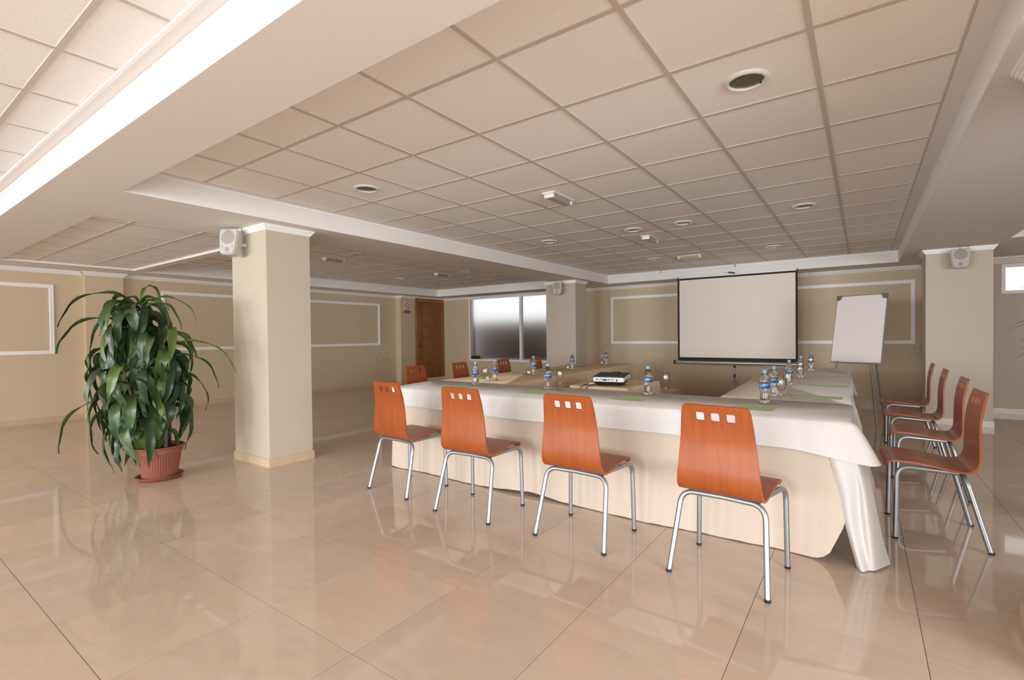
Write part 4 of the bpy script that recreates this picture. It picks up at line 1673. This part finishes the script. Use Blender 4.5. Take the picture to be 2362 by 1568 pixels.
# ------------------------------------------------------------------ sign and sockets
sg = empty('no_smoking_sign', (JX, 9.055, 1.88), math.radians(90), label='no-smoking sign with a red barred circle over a red panel, left of the door', cat='sign')
boxes('sign_plate', [(-0.115, 0.115, -0.004, 0.0, 0.085, 0.30)], M['sign_white'], sg)
boxes('text_panel', [(-0.115, 0.115, -0.004, 0.0, 0.0, 0.078)], M['sign_red'], sg)
bm = bmesh.new()
for k in range(2):
    bx(bm, -0.085, 0.085, -0.0048, -0.004, 0.022 + 0.022 * k, 0.030 + 0.022 * k)
obj('faint_lettering', bm, mat('faded_lettering', (0.45, 0.20, 0.17), 0.5), sg)
bm = bmesh.new()
n = 32
ci, co_ = [], []
for i in range(n):
    a = 2 * PI * i / n
    for rr, L_ in ((0.072, ci), (0.090, co_)):
        L_.append((bm.verts.new((rr * math.cos(a), -0.0055, 0.192 + rr * math.sin(a)))))
for i in range(n):
    j = (i + 1) % n
    bm.faces.new((ci[i], ci[j], co_[j], co_[i]))
mt = Matrix.Translation((0, -0.0045, 0.192)) @ Matrix.Rotation(math.radians(45), 4, 'Y')
bx(bm, -0.08, 0.08, -0.001, 0.0005, -0.008, 0.008, mtx=mt)
obj('barred_circle', bm, M['sign_red'], sg)
bm = bmesh.new()
bx(bm, -0.045, 0.035, -0.0046, -0.004, 0.182, 0.196, mtx=None)
tube(bm, [(0.035, -0.0045, 0.20), (0.045, -0.0045, 0.215), (0.03, -0.0045, 0.23)], 0.003, 5)
obj('cigarette_symbol', bm, M['black'], sg)


def socket(loc, rz, units, label):
    root = empty('wall_socket', loc, rz, label=label, cat='socket')
    for k in range(units):
        x = (k - (units - 1) / 2) * 0.078
        pl = boxes('socket_plate', [(x - 0.038, x + 0.038, -0.010, 0.0, -0.04, 0.04)], M['socket'], root, bevel=0.003)
        bm = bmesh.new()
        lathe(bm, [(0, 0.0), (0.023, 0.0), (0.023, 0.002), (0, 0.002)], 20, mtx=Matrix.Translation((x, -0.010, 0)) @ Matrix.Rotation(PI / 2, 4, 'X'))
        obj('socket_insert', bm, M['socket_dark'], pl, smooth=40)
    return root


socket((LX, 8.16, 0.67), math.radians(90), 1, 'single ivory wall socket on the left wall near the step before the door')
socket((LX, 8.42, 0.67), math.radians(90), 3, 'triple ivory wall socket on the left wall near the step before the door')
socket((-5.02, BY, 0.995), 0, 1, 'single ivory wall socket on the back wall near the far pillar')
socket((-4.80, BY, 0.995), 0, 3, 'triple ivory wall socket on the back wall under the moulded frame')
socket((0.735, BY, 0.99), 0, 2, 'double ivory wall socket on the back wall behind the side chairs')


# ------------------------------------------------------------------ plants
def leaf_bm(L, W, up, droop, wave, seed, even=False):
    """leaf leaves the origin along +x rising at `up`, then bends down"""
    rnd = random.Random(seed)
    bm = bmesh.new()
    n = 16
    p = Vector((0, 0, 0))
    ang = up
    rows = []
    ph = rnd.uniform(0, 6)
    for i in range(n + 1):
        t = i / n
        w = W * (0.22 + 0.78 * math.sin(PI * min(1, (t * 0.93 + 0.06)) ** 0.85) ** 0.9) * (1 - 0.0 * t)
        if t > 0.72:
            w *= max(0.03, 1 - ((t - 0.72) / 0.28) ** 1.7)
        if t < 0.2:
            w *= 0.45 + 0.55 * t / 0.2
        ww = 0.010 * wave * math.sin(t * 17 + ph)
        w2 = 0.010 * wave * math.sin(t * 15 + ph + 2)
        roll = 0.25 * wave * math.sin(t * 5 + ph)
        nrm = Vector((-math.sin(ang), 0, math.cos(ang)))
        side = Vector((0, math.cos(roll), 0)) + nrm * math.sin(roll)
        v = []
        for k, lift in ((-1, ww), (-0.5, -0.004), (0, -0.010 * (w / W)), (0.5, -0.004), (1, w2)):
            v.append(bm.verts.new(p + side * (k * w * 0.5) + nrm * (lift + 0.25 * abs(k) * w * 0.35)))
        rows.append(v)
        step = L / n
        p = p + Vector((math.cos(ang), 0, math.sin(ang))) * step
        ang -= droop / n * (1.0 if even else (1.6 if t < 0.55 else 0.5))
        ang = max(ang, -1.62)
    for a, b in zip(rows, rows[1:]):
        for k in range(4):
            bm.faces.new((a[k], a[k + 1], b[k + 1], b[k]))
    return bm


LV = []
for i in range(10):
    L = [0.50, 0.58, 0.46, 0.54, 0.62, 0.44, 0.52, 0.48, 0.60, 0.40][i]
    bm = leaf_bm(L, [0.082, 0.092, 0.098, 0.074, 0.086, 0.096, 0.090, 0.080, 0.082, 0.088][i], [0.9, 0.7, 0.5, 0.8, 0.6, 0.4, 1.0, 0.3, 0.75, 0.5][i],
                 [2.6, 2.4, 2.3, 2.7, 2.3, 2.1, 2.9, 2.0, 2.6, 2.2][i], [0.8, 1.2, 0.6, 1.5, 1.0, 0.7, 1.3, 0.9, 1.1, 0.8][i], i)
    me = bpy.data.meshes.new('leaf')
    bm.to_mesh(me)
    bm.free()
    me.polygons.foreach_set('use_smooth', [True] * len(me.polygons))
    me.materials.append(M['leaf'])
    LV.append(me)
LONG = []
for i in range(4):
    bm = leaf_bm([1.02, 1.08, 0.95, 1.0][i], 0.052, [0.85, 0.65, 1.0, 0.7][i], [2.3, 2.1, 2.5, 2.2][i], 1.4, 40 + i, even=True)
    me = bpy.data.meshes.new('leaf')
    bm.to_mesh(me)
    bm.free()
    me.polygons.foreach_set('use_smooth', [True] * len(me.polygons))
    me.materials.append(M['leaf'])
    LONG.append(me)

pp = empty('potted_plant', (-5.17, 1.735, 0), label='bushy potted dracaena with drooping dark green leaves in a terracotta-coloured pot', cat='plant')


def ribbed_pot(bm, prof, seg, ribs, depth, zlo, zhi):
    rings = []
    for r, z in prof:
        ring = []
        for i in range(seg):
            a = 2 * PI * i / seg
            rr = r
            if zlo <= z <= zhi:
                rr -= depth * (0.5 + 0.5 * math.cos(ribs * a)) ** 2
            ring.append(bm.verts.new((rr * math.cos(a), rr * math.sin(a), z)))
        rings.append(ring)
    for a, b in zip(rings, rings[1:]):
        for i in range(seg):
            j = (i + 1) % seg
            bm.faces.new((a[i], a[j], b[j], b[i]))
    bm.faces.new(list(reversed(rings[0])))
    bmesh.ops.recalc_face_normals(bm, faces=bm.faces)


bm = bmesh.new()
ribbed_pot(bm, [(0.128, 0.012), (0.134, 0.03), (0.138, 0.045), (0.163, 0.215), (0.167, 0.235), (0.176, 0.238), (0.180, 0.275), (0.192, 0.280), (0.195, 0.292), (0.190, 0.297), (0.176, 0.292), (0.170, 0.24)],
           192, 48, 0.006, 0.04, 0.22)
obj('pot', bm, M['terracotta'], pp, smooth=35)
bm = bmesh.new()
lathe(bm, [(0, 0.0), (0.15, 0.0), (0.160, 0.004), (0.176, 0.028), (0.182, 0.030), (0.180, 0.034), (0.170, 0.031), (0.152, 0.011), (0, 0.010)], 48)
obj('saucer', bm, M['terracotta'], pp, smooth=35)
bm = bmesh.new()
n = 24
rg = [[bm.verts.new((0.174 * k / 5 * math.cos(2 * PI * i / n), 0.174 * k / 5 * math.sin(2 * PI * i / n), 0.262 + random.uniform(-0.006, 0.008) + 0.01 * (1 - k / 5))) for i in range(n)] for k in range(1, 6)]
c0 = bm.verts.new((0, 0, 0.275))
for i in range(n):
    bm.faces.new((c0, rg[0][i], rg[0][(i + 1) % n]))
for a, b in zip(rg, rg[1:]):
    for i in range(n):
        j = (i + 1) % n
        bm.faces.new((a[i], b[i], b[j], a[j]))
obj('soil', bm, M['soil'], pp, smooth='all')
# image-right in plan is (0.817, 0.577)
ir = Vector((0.817, 0.577, 0))
iv = Vector((-0.577, 0.817, 0))
canes = [
    ([Vector((-0.02, 0, 0.25)), Vector((-0.05, -0.02, 0.7)), -0.17 * ir + Vector((0, 0, 1.15)), -0.20 * ir + Vector((0, 0, 1.56))], 0.020),
    ([Vector((0.05, 0.03, 0.25)), 0.06 * ir + Vector((0, 0, 0.6)), 0.05 * ir + Vector((0, 0, 1.30))], 0.018),
    ([Vector((-0.05, -0.05, 0.25)), -0.22 * ir + Vector((0, 0, 0.55)), -0.36 * ir - 0.05 * iv + Vector((0, 0, 1.18))], 0.016),
    ([Vector((0.0, -0.06, 0.25)), -0.10 * ir - 0.10 * iv + Vector((0, 0, 0.55)), -0.16 * ir - 0.20 * iv + Vector((0, 0, 1.0))], 0.014),
]
for pts, r in canes:
    tube_obj('cane', pts, r, M['bark'], pp, 10)


def along(pts, t):
    n = len(pts) - 1
    k = min(n - 1, int(t * n))
    return pts[k].lerp(pts[k + 1], t * n - k)


def add_leaf(me, base, az, tilt_, roll, sc):
    o = bpy.data.objects.new('leaf', me)
    COL.objects.link(o)
    o.parent = pp
    o.location = base
    o.rotation_euler = (roll, tilt_, az)
    o.scale = (sc, sc, sc)


rl = random.Random(11)
g_ = 0
spec = [(0, 0.50, 1.0, 80), (1, 0.50, 1.0, 54), (2, 0.36, 1.0, 52), (3, 0.26, 1.0, 40)]
for ci_, t0, t1, cnt_ in spec:
    pts = canes[ci_][0]
    for i in range(cnt_):
        q = i / (cnt_ - 1)
        b = along(pts, t0 + (t1 - t0) * q)
        g_ += 2.39996
        az = g_ + rl.uniform(-0.3, 0.3)
        top = q > 0.86
        tilt_ = rl.uniform(0.05, 0.45) if not top else rl.uniform(-0.30, 0.10)
        sc = rl.uniform(0.85, 1.12) * (1.06 if ci_ == 0 else 0.95)
        add_leaf(LV[rl.randrange(10)], b + Vector((0, 0, 0.0)), az, tilt_, rl.uniform(-0.35, 0.35), sc)
# a few long thin leaves that leave the mass
AZ_R = math.atan2(ir.y, ir.x)
for (z, az, me, tl_, sc, off) in [(1.52, PI + 0.1, 0, 0.0, 0.86, -0.15), (1.44, PI - 0.3, 1, 0.15, 0.84, -0.15), (1.30, PI + 0.35, 2, 0.1, 0.86, -0.15), (1.54, 0.1, 3, -0.05, 0.62, -0.15),
                                  (1.46, -0.25, 2, 0.1, 0.66, -0.15), (1.14, 0.15, 1, 0.0, 0.72, 0.05), (1.02, -0.1, 0, 0.15, 0.70, 0.05), (0.95, 0.3, 3, 0.5, 0.6, 0.05),
                                  (0.66, PI + 0.1, 0, 0.35, 0.95, -0.2), (0.9, PI, 3, 0.6, 0.8, -0.2), (0.72, PI + 0.5, 2, 0.75, 0.8, -0.1), (1.58, 1.9, 0, -0.2, 0.7, -0.15)]:
    add_leaf(LONG[me], off * ir + Vector((0, 0, z)), AZ_R + az, tl_, 0.0, sc)
add_leaf(LV[9], -0.15 * ir + Vector((0, 0, 1.56)), 1.0, -0.75, 0, 0.75)
add_leaf(LV[7], -0.15 * ir + Vector((0, 0, 1.56)), 3.5, -0.85, 0, 0.7)

# spiky palm half hidden behind the near right pillar
pl = empty('potted_palm', (1.16, 4.45, 0), label='spiky dark green palm leaves poking out from behind the right edge pillar', cat='plant')
bm = bmesh.new()
lathe(bm, [(0, 0), (0.12, 0), (0.15, 0.26), (0.16, 0.27), (0.15, 0.28), (0.14, 0.25), (0, 0.25)], 32)
obj('pot', bm, M['terracotta'], pl, smooth=35)
tube_obj('trunk', [(0, 0, 0.24), (0.01, 0.0, 0.8), (-0.01, 0.0, 1.25)], 0.03, M['bark'], pl, 12)
SPK_ = []
for i in range(3):
    bm = bmesh.new()
    n = 10
    rows = []
    p = Vector((0, 0, 0))
    ang = 0.35 - 0.2 * i
    for k in range(n + 1):
        t = k / n
        w = 0.026 * (1 - t ** 2.2) + 0.0008
        rows.append([bm.verts.new(p + Vector((0, s * w * 0.5, abs(s) * w * 0.2))) for s in (-1, 0, 1)])
        p += Vector((math.cos(ang), 0, math.sin(ang))) * 0.047
        ang -= 0.07 + 0.02 * i
    for a, b in zip(rows, rows[1:]):
        for k in range(2):
            bm.faces.new((a[k], a[k + 1], b[k + 1], b[k]))
    me = bpy.data.meshes.new('leaf')
    bm.to_mesh(me)
    bm.free()
    me.materials.append(M['leaf'])
    SPK_.append(me)
rp = random.Random(5)
for i in range(46):
    o = bpy.data.objects.new('leaf', SPK_[i % 3])
    COL.objects.link(o)
    o.parent = pl
    o.location = (0, 0, 1.02 + 0.26 * (i / 46))
    o.rotation_euler = (rp.uniform(-0.3, 0.3), rp.uniform(-0.7, 0.75) - 0.35 * (i / 46), i * 2.39996)
    sc = rp.uniform(0.72, 0.9)
    o.scale = (sc, sc, sc)
for z0, az, tl_, k_ in ((1.37, PI, -0.36, 0), (1.36, PI + 0.08, 0.28, 0), (1.31, PI - 0.05, 0.22, 0), (1.24, PI + 0.2, 0.36, 1), (1.22, PI - 0.12, 0.5, 0), (1.30, PI + 0.3, 0.1, 1)):
    o = bpy.data.objects.new('leaf', SPK_[k_])
    COL.objects.link(o)
    o.parent = pl
    o.location = (0, 0, z0)
    o.rotation_euler = (0, tl_, az)
    o.scale = (0.88, 1.3, 0.88)
